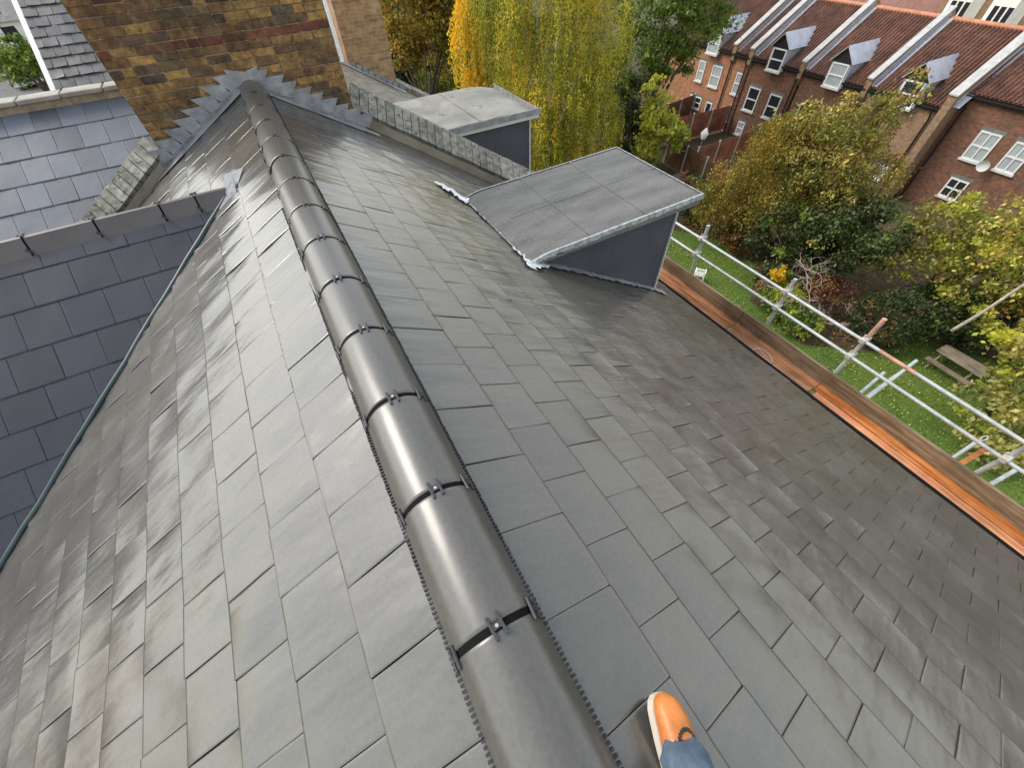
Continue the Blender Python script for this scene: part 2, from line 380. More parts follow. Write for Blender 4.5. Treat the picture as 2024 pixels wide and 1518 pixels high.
# ============================================================ the setting
b = MB(); b.quad((-900, -900, GZ-.03), (900, -900, GZ-.03), (900, 900, GZ-.03), (-900, 900, GZ-.03))
def ground_mat(name, a, bb, c, s1, s2):
    m, nt, p = new_mat(name)
    n = nz(nt, s1, 8, .7); r = ramp(nt, n.outputs['Fac'], [(.3, a), (.5, bb), (.7, c)])
    n2 = nz(nt, s2, 6, .8); r2 = ramp(nt, n2.outputs['Fac'], [(.35, (.55, .55, .55)), (.65, (1.3, 1.3, 1.3))])
    nt.links.new(mixc(nt, r.outputs[0], r2.outputs[0], 1.0, 'MULTIPLY'), p.inputs['Base Color']); p.inputs['Roughness'].default_value = .95
    bump(nt, p, n2.outputs['Fac'], .8, .05)
    return m
M['soil'] = ground_mat('soil', (.045, .028, .015), (.07, .05, .02), (.04, .055, .018), .35, 3)
M['lawn'] = ground_mat('lawn_grass', (.04, .08, .008), (.075, .13, .012), (.10, .14, .018), .5, 9)
M['tarmac'] = ground_mat('tarmac', (.10, .10, .10), (.13, .13, .125), (.16, .16, .15), .4, 8)
tag(b.build('ground', M['soil']), kind='structure')
LAWN = [(5.5, 24), (17, 19.5), (20.3, 15.8), (22, 13), (21.4, 10.4), (18.8, 8.7), (18.3, 5.2), (20.2, 3.4), (23.5, 2.4), (24.8, 0), (23.5, -7), (5.5, -7)]
b = MB(); b.add([(x, y, GZ) for x, y in LAWN], [tuple(range(len(LAWN)-1, -1, -1))])
o = tag(b.build('lawn', M['lawn']), kind='structure')
def inpoly(x, y, P):
    r = False; j = len(P)-1
    for i in range(len(P)):
        if (P[i][1] > y) != (P[j][1] > y) and x < (P[j][0]-P[i][0])*(y-P[i][1])/(P[j][1]-P[i][1])+P[i][0]: r = not r
        j = i
    return r
rg = np.random.default_rng(5)
def blades(name, pts, size, mat, up, label, cat, kind='stuff', tilt=1.0, aspect=.5):
    P = np.array(pts); n = len(P); s = size*(.6+.8*rg.random(n))[:, None]
    a = rg.random(n)*2*pi
    d = np.stack([np.cos(a), np.sin(a), np.zeros(n)], 1)
    w = np.stack([-np.sin(a), np.cos(a), rg.normal(0, .3, n)*tilt], 1)*aspect
    if up: d = d*.35+np.array([0, 0, 1.0])
    else: d[:, 2] += rg.normal(0, .35, n)*tilt
    v = np.stack([P-w*s*.5, P+d*s*.5, P+w*s*.5, P-d*s*.5*(0 if up else 1)], 1).reshape(-1, 3)
    me = bpy.data.meshes.new(name); me.vertices.add(len(v)); me.vertices.foreach_set('co', v.ravel())
    me.loops.add(4*n); me.loops.foreach_set('vertex_index', np.arange(4*n)); me.polygons.add(n)
    me.polygons.foreach_set('loop_start', np.arange(n)*4); me.polygons.foreach_set('loop_total', np.full(n, 4)); me.update(); me.materials.append(mat)
    o = link(name, me)
    return tag(o, label, cat, kind=kind)
pts = []
while len(pts) < 36000:
    x, y = 9+15.8*rg.random(), -6+25*rg.random()
    if inpoly(x, y, LAWN): pts.append((x, y, GZ))
L['grass'] = leaf_mat('grass_blades', [(.06, .13, .010), (.11, .21, .018), (.16, .26, .028), (.08, .17, .014), (.22, .24, .05)], .25)
blades('grass', pts, .10, L['grass'], True, 'short wet green grass covering the garden lawn', 'grass', aspect=.6)
pts = []
while len(pts) < 4200:
    x, y = 9+15.8*rg.random(), -6+25*rg.random()
    if inpoly(x, y, LAWN) and noise.noise(Vector((x*.5, y*.5, 2)))+.25*rg.random()+(.25 if y < 2 else 0) > .15: pts.append((x, y, GZ+.06))
blades('fallen_leaves', pts, .052, L['litter'], False, 'pale yellow fallen leaves scattered over the lawn', 'leaves', tilt=.5, aspect=.8)
pts = []
while len(pts) < 9000:
    x, y = 17.5+14*rg.random(), -4+24*rg.random()
    if not inpoly(x, y, LAWN): pts.append((x, y, GZ+.03+.12*rg.random()))
blades('leaf_litter', pts, .12, L['russet'], False, 'brown and russet leaf litter on the beds behind the lawn', 'leaves', aspect=.8)

# ============================================================ our house
house = thing('slate_roofed_house', 'house whose wet grey slate roof and round ridge fill the picture', 'house', (0, 0, 0))
rowsR = [-.0, .487, .755, 1.02, 1.27, 1.50, 1.735, 1.985, 2.235, 2.485, 2.735, 2.985, 3.235, 3.485, 3.735, 3.985, 4.235, 4.485, 4.735, 4.885]
rowsL = [-.0, .443, .742, 1.02, 1.29, 1.55, 1.81, 2.06, 2.31, 2.56, 2.81, 3.06, 3.31, 3.56, 3.81, 4.06, 4.31]
VR = Vector((cos(AR), 0, -sin(AR))); VL = Vector((-cos(AL), 0, -sin(AL)))
NRm = Vector((sin(AR), 0, cos(AR))); NLm = Vector((-sin(AL), 0, cos(AL)))
DX0, DX1, DY0, DY1 = 1.80, 3.74, 2.97, 4.28     # dormer footprint
def keepR(u, v):
    x = v*cos(AR)
    return not (DX0+.3 < x < DX1-.3 and DY0+.25 < u < DY1-.25)
b = tiles((0, 0, -.05)-NRm*.004*1 if False else Vector((0, 0, -.05)), (0, 1, 0), VR, rowsR, -4.2, 6.75, .30, phase=.141, seed=1, amp=.0030, keep=keepR)
right = b.build('right_roof_slope', M['slate'], house)
b = tiles(Vector((0, 0, -.05)), (0, 1, 0), VL, rowsL, -4.2, 6.6, .29, phase=.285, seed=2, amp=.0055, lift=.004)
left = b.build('left_roof_slope', M['slate'], house)
b = MB()
b.slab(Vector((0, -4.2, -.066)), Vector((4.2, -4.2, zr(4.2)-.016)), Vector((4.2, 6.9, zr(4.2)-.016)), Vector((0, 6.9, -.066)), .12)
b.slab(Vector((-3.9, -4.2, zl(-3.9)-.016)), Vector((0, -4.2, -.066)), Vector((0, 6.9, -.066)), Vector((-3.9, 6.9, zl(-3.9)-.016)), .12)
b.build('roof_deck', M['underlay'], house)
# house walls down to the ground
b = MB(); b.box((-3.7, -4.0, GZ-.02), (3.98, 6.1, zr(4.0)-.2)); b.box((-6.5, 1.2, GZ-.02), (-3.72, 6.05, -2.6)); b.build('brick_wall', M['terrace_buff'], house)
# gutter: black edge
b = MB()
b.box((4.25, -4.2, zr(4.2)-.13), (4.292, 5.2, zr(4.2)-.030)); b.box((4.14, -4.2, zr(4.2)-.145), (4.29, 5.2, zr(4.2)-.132))
b.build('eaves_gutter', M['black'], house)
# ---- ridge tiles
def rx(y): return .007*y
RR = .137
def ridge_mesh(name, ln):
    b = MB(); n = 28; vs = []; th = .014
    ys = [0, .004, .012, ln*.33, ln*.66, ln-.012, ln-.004, ln]
    for j, y in enumerate(ys):
        rr = RR-(.003 if j in (0, len(ys)-1) else 0)
        for i in range(n+1):
            a = pi*i/n; vs.append((-cos(a)*rr, y, sin(a)*rr-RR))
    k = n+1
    fs = [(j*k+i, (j+1)*k+i, (j+1)*k+i+1, j*k+i+1) for j in range(len(ys)-1) for i in range(n)]
    fs = [tuple(reversed(f)) for f in fs]
    b.add(vs, fs, 0, True)
    for y, s in ((0, 1), (ln, -1)):
        v2 = []
        for i in range(n+1):
            a = pi*i/n; v2 += [(-cos(a)*(RR-.003), y, sin(a)*(RR-.003)-RR), (-cos(a)*(RR-th), y, sin(a)*(RR-th)-RR)]
        b.add(v2, [(2*i, 2*i+2, 2*i+3, 2*i+1)[::s] for i in range(n)])
    return b
def clip_mesh():
    b = MB()
    for x in (-.016, .016): b.bbox((x-.0045, -.032, 0), (x+.0045, .032, .009), .0015)
    b.bbox((-.020, -.009, .0), (.020, .009, .007), .0015)
    return b
clip_me = clip_mesh().build('ridge_clip', M['clip'], house); clip_data = clip_me.data; bpy.data.objects.remove(clip_me)
b = MB(); b.tube([(0, 0, .006), (0, 0, .0095)], .005, 12); t = b.build('screw', M['screw'], house); screw_data = t.data; bpy.data.objects.remove(t)
rt0 = None
for k in range(-7, 14):
    y = .185+.45*k
    if y > 6.0: break
    ln = .431 if k < 12 else .50
    if rt0 is None or k == 12:
        t = ridge_mesh('ridge_tile', ln).build('ridge_tile', M['ridge'], house)
        if rt0 is None: rt0 = t
    else:
        t = rt0.copy(); C.objects.link(t); t.parent = house
    t.location = (rx(y), y+.0095, random.uniform(-.002, .002)); t.rotation_euler = (random.gauss(0, .002), random.gauss(0, .01), -.007+random.gauss(0, .004))
    # black union strip under the joint, with clips
    b = MB(); n = 24; vs = []
    for yy in (-.022, .022):
        for i in range(n+1): a = pi*i/n; vs.append((-cos(a)*(RR-.003), yy, sin(a)*(RR-.003)-RR))
    b.add(vs, [(i, i+1, n+2+i, n+1+i) for i in range(n)], 0, True)
    un = b.build('ridge_union', M['black'], house); un.location = (rx(y), y, 0)
    for ang in (4, 58, -66):
        c = bpy.data.objects.new('ridge_clip', clip_data); C.objects.link(c); c.parent = un
        a = R(ang+random.uniform(-4, 4)); c.location = (sin(a)*RR, random.uniform(-.003, .003), cos(a)*RR-RR); c.rotation_euler = (0, a, random.uniform(-.1, .1))
        if ang == 4 and y < 3:
            s_ = bpy.data.objects.new('screw', screw_data); C.objects.link(s_); s_.parent = un; s_.location = c.location; s_.rotation_euler = (0, a, 0)
# combs at both ridge edges
for side in (-1, 1):
    b = MB(); y = -3
    while y < 6:
        a = AR if side > 0 else AL
        x = rx(y)+side*(RR+.004+random.uniform(-.0015, .0015)); z = (zr(RR) if side > 0 else zl(-RR))+.004
        b.box((x-.006, y, z-.012), (x+.006, y+.0075, z+.008)); y += .0145
    y0 = -3
    b.box((side*(RR-.02)-.02, -3, -.165), (side*(RR-.02)+.02, 6, (zr(RR) if side > 0 else zl(-RR))-.004))
    b.build('ridge_vent_comb', M['comb'], house)
# ---- stepped lead flashing against the stack
WY = 6.15
b = MB()
nst = 9
for side in (-1, 1):
    tt = TR_ if side > 0 else TL_
    b.prism([(0, WY-.010, -.06), (side*1.16, WY-.010, -.06-tt*1.16), (side*1.16, WY-.010, .015-tt*1.16), (0, WY-.010, .02)][::side], (0, .004, 0))
    dx = .0755/tt
    for i in range(nst):
        x0 = .07+i*dx; zt_ = -.05-tt*x0+.155+random.uniform(-.006, .006); y = WY-.017-.003*(i % 3); w_ = .21+random.uniform(-.02, .02)
        p = [(side*(x0-.03), y, zt_-.10), (side*(x0+.10), y, zt_-.10-tt*.10), (side*(x0+w_), y-.006, zt_+random.uniform(-.004, .004)), (side*(x0+.01), y-.001, zt_)]
        b.prism(p[::side], (0, .003, 0))
b.prism([(-.12, WY-.02, -.05), (.14, WY-.02, -.05), (.19, WY-.02, .10), (.05, WY-.02, .065), (-.14, WY-.02, .11)], (0, .003, 0))
b.build('stepped_lead_flashing', M['lead'], house)
b = MB()       # lead apron lying on the slates along the stack
for side in (-1, 1):
    tt = TR_ if side > 0 else TL_
    X = [.0, .25, .5, .8, 1.1, 1.30]
    for i in range(5):
        a, c = X[i], X[i+1]; w0 = .14+random.uniform(-.02, .02)
        pts = [(side*a, WY-.02, -.05-tt*a+.022), (side*c, WY-.02, -.05-tt*c+.022), (side*c, WY-w0, -.05-tt*c+.018), (side*a, WY-w0, -.05-tt*a+.018)]
        if side > 0: pts = pts[::-1]
        b.slab(*pts, .004)
b.build('lead_apron', M['lead'], house)

# ---- left wing (cross roof)
YW, ZW, AW = 4.15, -.31, R(33)
VW = Vector((0, -cos(AW), -sin(AW)))
rowsW = [0, .22, .5, .80, 1.08, 1.34]+[1.34+.26*k for k in range(1, 9)]
b = tiles((0, YW, ZW), (1, 0, 0), VW, rowsW, -6.0, -.42, .277, phase=.08, seed=4, amp=.0010, lift=.0015, th=.0045, gap=.002, keep=lambda u, v: (-.31-.65*v*cos(AW)) > zl(u)-.28)
wg = b.build('wing_roof_slope', M['slate_wing'], house)
b = MB()
def yv(x): return YW-(abs(x)*TL_-.26)/.65     # valley plan line
b.slab((-6, .9, ZW-.65*3.25-.02), (-2.9, .9, ZW-.65*3.25-.02), (-.55, YW, ZW-.02), (-6, YW, ZW-.02), .1)
b.slab((-6, YW, ZW-.02), (-.55, YW, ZW-.02), (-2.4, 6.2, -1.45), (-6, 6.2, -1.45), .1, 1)
b.build('wing_roof_deck', [M['underlay'], M['slate_wing']], house)
x = -.50; xs = [-.50, -.74, -1.0, -1.45, -1.9, -2.35, -2.8, -3.25]
def wing_ridge_mb(ln):
    b = MB(); h = .15; w = .13
    P = [(-w, -h-.012), (-.018, -.006), (0, 0), (.018, -.006), (w, -h-.012), (w, -h-.03), (0, -.022), (-w, -h-.03)]
    poly = [(0, p, q) for p, q in P]
    b.prism([(0, P[i][0], P[i][1]) for i in range(len(P))], (-ln, 0, 0))
    return b
for i in range(len(xs)-1):
    ln = xs[i]-xs[i+1]-.014
    t = wing_ridge_mb(ln).build('angled_ridge_tile', M['ridge_brown'], house); t.location = (xs[i], YW-.0, ZW+.055); t.rotation_euler = (random.gauss(0, .01), random.gauss(0, .004), 0)
    b = MB(); w = .126; h = .146
    b.prism([(0, -w-.012, -h-.02), (0, 0, -.012), (0, w+.0, -h-.02), (0, 0, -.04)], (-.022, 0, 0))
    u = b.build('angled_ridge_union', M['black'], house); u.location = (xs[i+1]+.018, YW, ZW+.055)
    for (yy, zz) in ((0, .004), (-.085, -.085)):
        c = bpy.data.objects.new('ridge_clip', clip_data); C.objects.link(c); c.parent = u; c.location = (-.011, yy, zz); c.rotation_euler = (R(45) if yy else 0, 0, R(90)); c.scale = (.8, .8, .8)
b = MB()   # mortar bed end + lead saddle at the junction
b.slab((-.62, YW-.17, -.375), (-.44, YW-.10, -.285), (-.30, YW+.12, -.185), (-.46, YW+.16, -.22), .004)
b.slab((-.53, YW-.20, -.40), (-.42, YW-.12, -.27), (-.40, YW+.02, -.21), (-.50, YW-.02, -.27), .004)
b.build('lead_saddle', M['lead_dark'], house)
def vpt(x, up=.02): y = yv(x); return Vector((x, y, zl(x)+up))
b = MB()
P = [vpt(-.46-.13*i) for i in range(25)]
wob = [p+Vector((random.uniform(-.004, .004), random.uniform(-.004, .004), random.uniform(-.002, .003))) for p in P]
b.tube([p+Vector((.012, .0, .0)) for p in wob], .017, 8)
for i in range(24):
    a, c = wob[i], wob[i+1]
    b.slab(a+Vector((-.01, 0, -.004)), c+Vector((-.01, 0, -.004)), c+Vector((.07+random.uniform(-.012, .012), -.02, -.022)), a+Vector((.07+random.uniform(-.012, .012), -.02, -.022)), .003)
b.build('valley_trim', M['teal'], house)

# ---- dormer on the right slope
dorm = MB()
dorm.prism([(DX0-.1, DY0+.0135, zr(DX0-.1)-.06), (DX1, DY0+.0135, zr(DX1)-.08), (DX1, DY0+.0135, -1.06), (DX0-.1, DY0+.0135, -1.10)], (0, DY1-DY0-.04, 0))
dorm = dorm.build('dormer', M['slate_cheek'], house)
rc = [0]+[.22*k for k in range(1, 7)]
for (yy, uu, sgn) in ((DY0, (1, 0, 0), 1),):
    b = tiles((0, yy+.012, -1.08), (1, 0, 0), (0, 0, -1), rc, 1.9, DX1, .29, phase=.1, seed=8, th=.0030, amp=.0004, lift=.0004, gap=.0016, bev=.0003)
    # face outwards (-Y)
    ck = b.build('slate_cheek', M['slate_cheek'], dorm)
    # trim the tiles at the roof plane
    bisect(ck, (0, 0, zr(0)+.012), Vector((-sin(AR), 0, -cos(AR))))
    # the front face with a window (looks over the garden)
b = MB(); b.box((DX1+.001, DY0+.02, -2.2), (DX1+.03, DY1-.02, -1.08)); b.build('dormer_front', M['slate_cheek'], dorm)
b = MB(); b.box((DX1+.032, DY0+.25, -2.05), (DX1+.07, DY1-.25, -1.25)); fr = b.build('window_frame', M['white'], dorm)
b = MB(); b.box((DX1-.004, DY0-.012, zr(DX1)+.02), (DX1+.016, DY0+.012, -1.07)); b.build('corner_bead', M['stone_pale'], dorm)
# flat roof slab of dormer: felt with lap seams
X0, X1, Y0, Y1 = 1.70, 3.93, 2.86, 4.36
def zt(x): return -.955-.02*(3.9-x) if x > 1.9 else -.995-.04*(1.9-x)/.2
b = MB(); nx, ny = 26, 16; vs = []
for j in range(ny+1):
    for i in range(nx+1):
        x = X0+(X1-X0)*i/nx; y = Y0+(Y1-Y0)*j/ny
        z = zt(x)+noise.noise(Vector((x*2.5, y*2.5, 1)))*.003
        e = min(y-Y0, Y1-y, X1-x)
        if e < .001: z -= .012
        vs.append((x, y, z))
b.add(vs, [(j*(nx+1)+i, j*(nx+1)+i+1, (j+1)*(nx+1)+i+1, (j+1)*(nx+1)+i) for j in range(ny) for i in range(nx)], 0, True)
fl = b.build('felt_deck', M['felt'], dorm)
b = MB()
for x in (2.42, 3.14):
    b.slab((x, Y0+.004, zt(x)+.0045), (x+.035, Y0+.004, zt(x)+.0035), (x+.055, Y1-.004, zt(x)+.0035), (x+.02, Y1-.004, zt(x)+.0045), .006)
b.slab((X0+.22, 3.60, zt(X0+.22)+.005), (X1-.02, 3.62, zt(3.8)+.004), (X1-.02, 3.645, zt(3.8)+.003), (X0+.22, 3.625, zt(X0+.22)+.004), .006)
b.build('felt_seam', M['felt'], dorm)
b = MB()
for (p, q) in (((X0+.02, Y0-.012), (X1+.012, Y0-.012)), ((X1+.012, Y0-.012), (X1+.012, Y1)), ((X1, Y1+.012), (X0+.02, Y1+.012))):
    N_ = 30
    for i in range(N_):
        a = Vector((p[0]+(q[0]-p[0])*i/N_, p[1]+(q[1]-p[1])*i/N_, 0)); c = Vector((p[0]+(q[0]-p[0])*(i+1)/N_, p[1]+(q[1]-p[1])*(i+1)/N_, 0))
        d = (c-a).normalized(); n_ = Vector((d.y, -d.x, 0))*.003
        z0, z1 = zt(a.x)-.001, zt(c.x)-.001; h = .052+noise.noise(a*9)*.014
        b.add([a+Vector((0, 0, z0)), c+Vector((0, 0, z1)), c+n_+Vector((0, 0, z1-h)), a+n_+Vector((0, 0, z0-h))], [(0, 1, 2, 3)])
        b.add([a+Vector((0, 0, z0)), c+Vector((0, 0, z1)), c-n_*6+Vector((0, 0, z1+.002)), a-n_*6+Vector((0, 0, z0+.002))], [(0, 1, 2, 3)])
b.build('drip_trim', M['trim_edge'], dorm)
b = MB()
b.prism([(X0+.12, Y0-.004, zr(X0+.12)+.03), (X1, Y0-.004, -1.075), (X1, Y0-.004, -.985), (X0+.1, Y0-.004, zt(X0)-.035)], (0, .025, 0))
b.box((X1-.02, Y0, -1.075), (X1+.005, Y1, -.985))
b.prism([(X0+.12, Y1-.02, zr(X0+.12)+.03), (X1, Y1-.02, -1.075), (X1, Y1-.02, -.985), (X0+.1, Y1-.02, zt(X0)-.035)], (0, .025, 0))
b.box((1.95, Y0+.02, -1.07), (X1-.025, Y1-.02, -1.045))
b.build('fascia_board', M['fascia'], dorm)
def crumple(b, pts, wid, n=26, seed=1, amp=.02):
    """irregular dressed lead strip along a polyline (points lie on the roof)"""
    rn = random.Random(seed); pts = [Vector(p) for p in pts]
    tot = sum((pts[i+1]-pts[i]).length for i in range(len(pts)-1)); A = []
    for k in range(n+1):
        d = tot*k/n; i = 0
        while i < len(pts)-2 and d > (pts[i+1]-pts[i]).length: d -= (pts[i+1]-pts[i]).length; i += 1
        A.append(pts[i].lerp(pts[i+1], min(1, d/max(1e-6, (pts[i+1]-pts[i]).length))))
    vs = []
    for k, p in enumerate(A):
        w = wid[0]+(wid[1]-wid[0])*k/n; t = (A[min(k+1, n)]-A[max(k-1, 0)]).normalized(); s = t.cross(NRm).normalized()
        for q in (-.5, -.17, .17, .5):
            vs.append(p+s*(q*w*(1+rn.uniform(-.3, .35)))+NRm*(.016+abs(rn.gauss(0, 1))*amp*.4))
    b.add(vs, [(4*k+j, 4*k+j+1, 4*k+5+j, 4*k+4+j) for k in range(n) for j in range(3)], 0, True)
b = MB()
def onR(x, y): return Vector((x, y, zr(x)))
crumple(b, [onR(1.66, 2.74), onR(1.72, 2.93), onR(1.72, 3.14)], (.10, .13), 14, 3, .03)
crumple(b, [onR(1.72, 3.1), onR(1.70, 4.25)], (.05, .05), 30, 4, .012)
crumple(b, [onR(1.70, 4.2), onR(1.62, 4.42), onR(1.52, 4.66)], (.14, .16), 14, 5, .03)
crumple(b, [onR(1.72, 2.80), onR(1.9, 2.90)], (.1, .1), 10, 6, .03)
b.build('back_lead_flashing', M['lead_white'], dorm)
b = MB()
crumple(b, [onR(1.88, 2.93), onR(3.72, 2.93)], (.09, .11), 60, 9, .012)
crumple(b, [onR(3.66, 2.93), onR(3.86, 2.88)], (.10, .14), 6, 10, .01)
b.build('cheek_lead_flashing', M['lead'], dorm)

# ============================================================ adjoining house (stack, party wall, dormer)
nb = thing('adjoining_house', 'adjoining house with a broad yellow brick chimney stack and blue-grey slates behind our ridge', 'house', (0, 6.15, 0))
def loc(o, root): o.location = -root.location; return o       # meshes written in world coordinates
st = MB(); st.box((-1.125, WY+.012, -1.4), (1.075, WY+.9, 1.75)); st = loc(st.build('chimney_stack', M['mortar'], nb), nb)
b = MB(); rn = random.Random(3); z = -1.2; k = 0
while z < 1.7:
    red = (k in (20, 25, 30, 35)) or rn.random() < .0
    off = 0 if k % 2 else .1125
    x = -1.13-off
    head = (k % 2 == 0)
    x = -1.13
    seq = []
    while x < 1.08:
        wbr = .2225 if (k % 2) else (.2225 if rn.random() < .75 else .11)
        if x == -1.13 and k % 2 == 0: wbr = .11
        if x+wbr > 1.08-.04: wbr = 1.08-x
        j = rn.uniform(-.004, .004); g = .005
        mi = 1 if red and rn.random() < .85 else 0
        dr = rn.uniform(-.003, .003)
        mt = Matrix.Translation((x+wbr/2, 0, z)) @ Matrix.Rotation(rn.gauss(0, .006), 4, 'Y')
        b.bbox((-wbr/2+g, WY-.004+j, dr+.004), (wbr/2-g, WY+.10, .0755-.0045+dr), .004, mi, mt)
        x += wbr
    z += .0755; k += 1
loc(b.build('brick_face', [M['stock'], M['redbrick']], nb), nb)
b = MB(); z = -1.2; k = 0
while z < 1.7:         # right return face of the stack
    y = WY+.11
    while y < WY+.9:
        b.bbox((1.02, y+.005, z+.004), (1.084+rn.uniform(-.003, .003), min(y+.2225, WY+.9)-.005, z+.071), .003, 0); y += .2225
    z += .0755; k += 1
z = -1.2
while z < 1.7:
    y = WY+.11
    while y < WY+.9:
        b.bbox((-1.134+rn.uniform(-.003, .003), y+.005, z+.004), (-1.08, min(y+.2225, WY+.9)-.005, z+.071), .003, 0); y += .2225
    z += .0755
loc(b.build('brick_return', M['stock'], nb), nb)
# party wall: right side runs (1.08,6.4)->(4.3,5.1), left side (-1.13,6.25)->(-4,4.9..)
def party(P0, P1, zf, off_n, off_f, wd, nn, skip=None):
    P0 = Vector(P0); P1 = Vector(P1); d = (P1-P0); dn = d.normalized(); ln = d.length
    perp = Vector((-dn.y, dn.x)) if dn.x > 0 else Vector((dn.y, -dn.x))
    w = MB(); a, c = P0, P1; ap, cp = P0+perp*wd, P1+perp*wd
    w.add([(a.x, a.y, zf(a.x)-.5), (c.x, c.y, zf(c.x)-.5), (c.x, c.y, zf(c.x)+off_n-.055), (a.x, a.y, zf(a.x)+off_n-.055),
           (ap.x, ap.y, zf(a.x)-.5), (cp.x, cp.y, zf(c.x)-.5), (cp.x, cp.y, zf(c.x)+off_f-.055), (ap.x, ap.y, zf(a.x)+off_f-.055)],
          [(0, 1, 2, 3), (5, 4, 7, 6), (3, 2, 6, 7), (1, 5, 6, 2), (4, 0, 3, 7), (0, 4, 5, 1)])
    cp_ = MB(); n = int(nn)
    for i in range(n):
        t0, t1 = (i+.04)/n, (i+.96)/n
        p, q = P0+d*t0-perp*.025, P0+d*t1-perp*.025; pf, qf = P0+d*t0+perp*(wd+.02), P0+d*t1+perp*(wd+.02)
        dz = rn.uniform(-.004, .006)
        pts = [(p.x, p.y, zf(p.x)+off_n+dz), (q.x, q.y, zf(q.x)+off_n+dz), (qf.x, qf.y, zf(q.x)+off_f+dz), (pf.x, pf.y, zf(p.x)+off_f+dz)]
        v1 = (Vector(pts[1])-Vector(pts[0])).cross(Vector(pts[3])-Vector(pts[0]))
        if v1.z < 0: pts = pts[::-1]
        cp_.slab(*pts, .075)
    under = MB()
    p, q = P0-perp*.012, P1-perp*.012; pf, qf = P0+perp*(wd+.01), P1+perp*(wd+.01)
    pts = [(p.x, p.y, zf(p.x)+off_n-.012), (q.x, q.y, zf(q.x)+off_n-.012), (qf.x, qf.y, zf(q.x)+off_f-.012), (pf.x, pf.y, zf(p.x)+off_f-.012)]
    v1 = (Vector(pts[1])-Vector(pts[0])).cross(Vector(pts[3])-Vector(pts[0]))
    if v1.z < 0: pts = pts[::-1]
    under.slab(*pts, .05)
    return w, cp_, under
w, cpg, un = party((1.10, 6.42), (4.3, 5.12), zr, .19, .36, .30, 34)
pw = loc(w.build('party_wall', M['render'], nb), nb); c = cpg.build('coping_brick_row', M['coping'], pw); c = un.build('coping_bed', M['underlay'], pw)
w, cpg, un = party((-1.13, 6.16), (-3.9, 4.75), zl, .15, .27, .17, 34)
pw = loc(w.build('party_wall', M['render'], nb), nb); c = cpg.build('coping_brick_row', M['coping'], pw); c = un.build('coping_bed', M['underlay'], pw)
# neighbour's slopes
def strips(name, org, U, V, L_, W_, mat, parent, root, w=.25, g=.2, seed=3, ph=0):
    rows = [g*k for k in range(int(L_/g)+2)]
    b = tiles(org, U, V, rows, 0, W_, w, ph, seed=seed, nu=3, nv=3, amp=.002, lift=.006, th=.01, gap=.006)
    return loc(b.build(name, mat, parent), root)
M['slate_brown'] = slate_mat('slate_brown', (.15, .135, .11), .7, (.18, .16, .13), var=.3)
strips('right_roof_slope', (.9, 6.5, zr(.9)), (0, 1, 0), VR, 4.2, 6.9, M['slate_brown'], nb, nb, .22, .17)
strips('left_roof_slope', (0, 8.1, -.05), (0, 1, 0), VL, 3.4, 5.6, M['slate_far'], nb, nb, .25, .2, 4)
# cross roof facing us, slates with a bloom, pale ridge
rowsN = [0]+[.33*k for k in range(1, 11)]
b = tiles((0, 8.02, -.31), (1, 0, 0), VW, rowsN, -7.0, -1.16, .277, phase=.0, seed=14, nu=4, nv=4, amp=.0015, lift=.003, th=.007, gap=.003)
loc(b.build('wing_roof_slope', M['slate_old'], nb), nb)
b = MB(); b.slab((-7, 5.2, -.33-.65*2.82-.02), (-1.16, 5.2, -.33-.65*2.82-.02), (-1.16, 8.02, -.33), (-7, 8.02, -.33), .1); b.slab((-7, 8.02, -.33), (-1.16, 8.02, -.33), (-1.16, 10.9, -2.2), (-7, 10.9, -2.2), .1)
loc(b.build('wing_roof_deck', M['underlay'], nb), nb)
x = -1.17; i = 0
while x > -6.5:
    b = MB(); b.bbox((-.44, -.12, -.05), (0, .13, .0), .008, 0); t = b.build('pale_ridge_tile', M['pale_ridge'], nb); t.location = Vector((x, 8.06, -.205))-nb.location
    t.rotation_euler = (0, random.gauss(0, .006), random.gauss(0, .008)); x -= .455
b = MB(); b.box((-6.6, 7.98, -.36), (-1.16, 8.16, -.258)); loc(b.build('ridge_mortar_bed', M['mortar'], nb), nb)
b = MB(); b.slab((-1.28, 8.0, -.25), (-1.12, 7.98, -.24), (-1.12, 8.2, -.16), (-1.28, 8.2, -.18), .01); loc(b.build('ridge_lead_cap', M['lead_white'], nb), nb)
# small mortar fillet where its slope meets the stack
b = MB(); b.slab((-1.22, 6.2, -1.49), (-1.12, 6.2, -1.40), (-1.12, 8.0, -.27), (-1.2, 8.0, -.31), .02); loc(b.build('mortar_fillet', M['mortar'], nb), nb)
# its walls
b = MB(); b.box((-7.2, 6.4, GZ-.02), (-3.4, 13.2, -2.35)); b.box((-3.38, 6.5, GZ-.02), (3.95, 13.2, -2.7)); loc(b.build('house_wall', M['stock_far'], nb), nb)
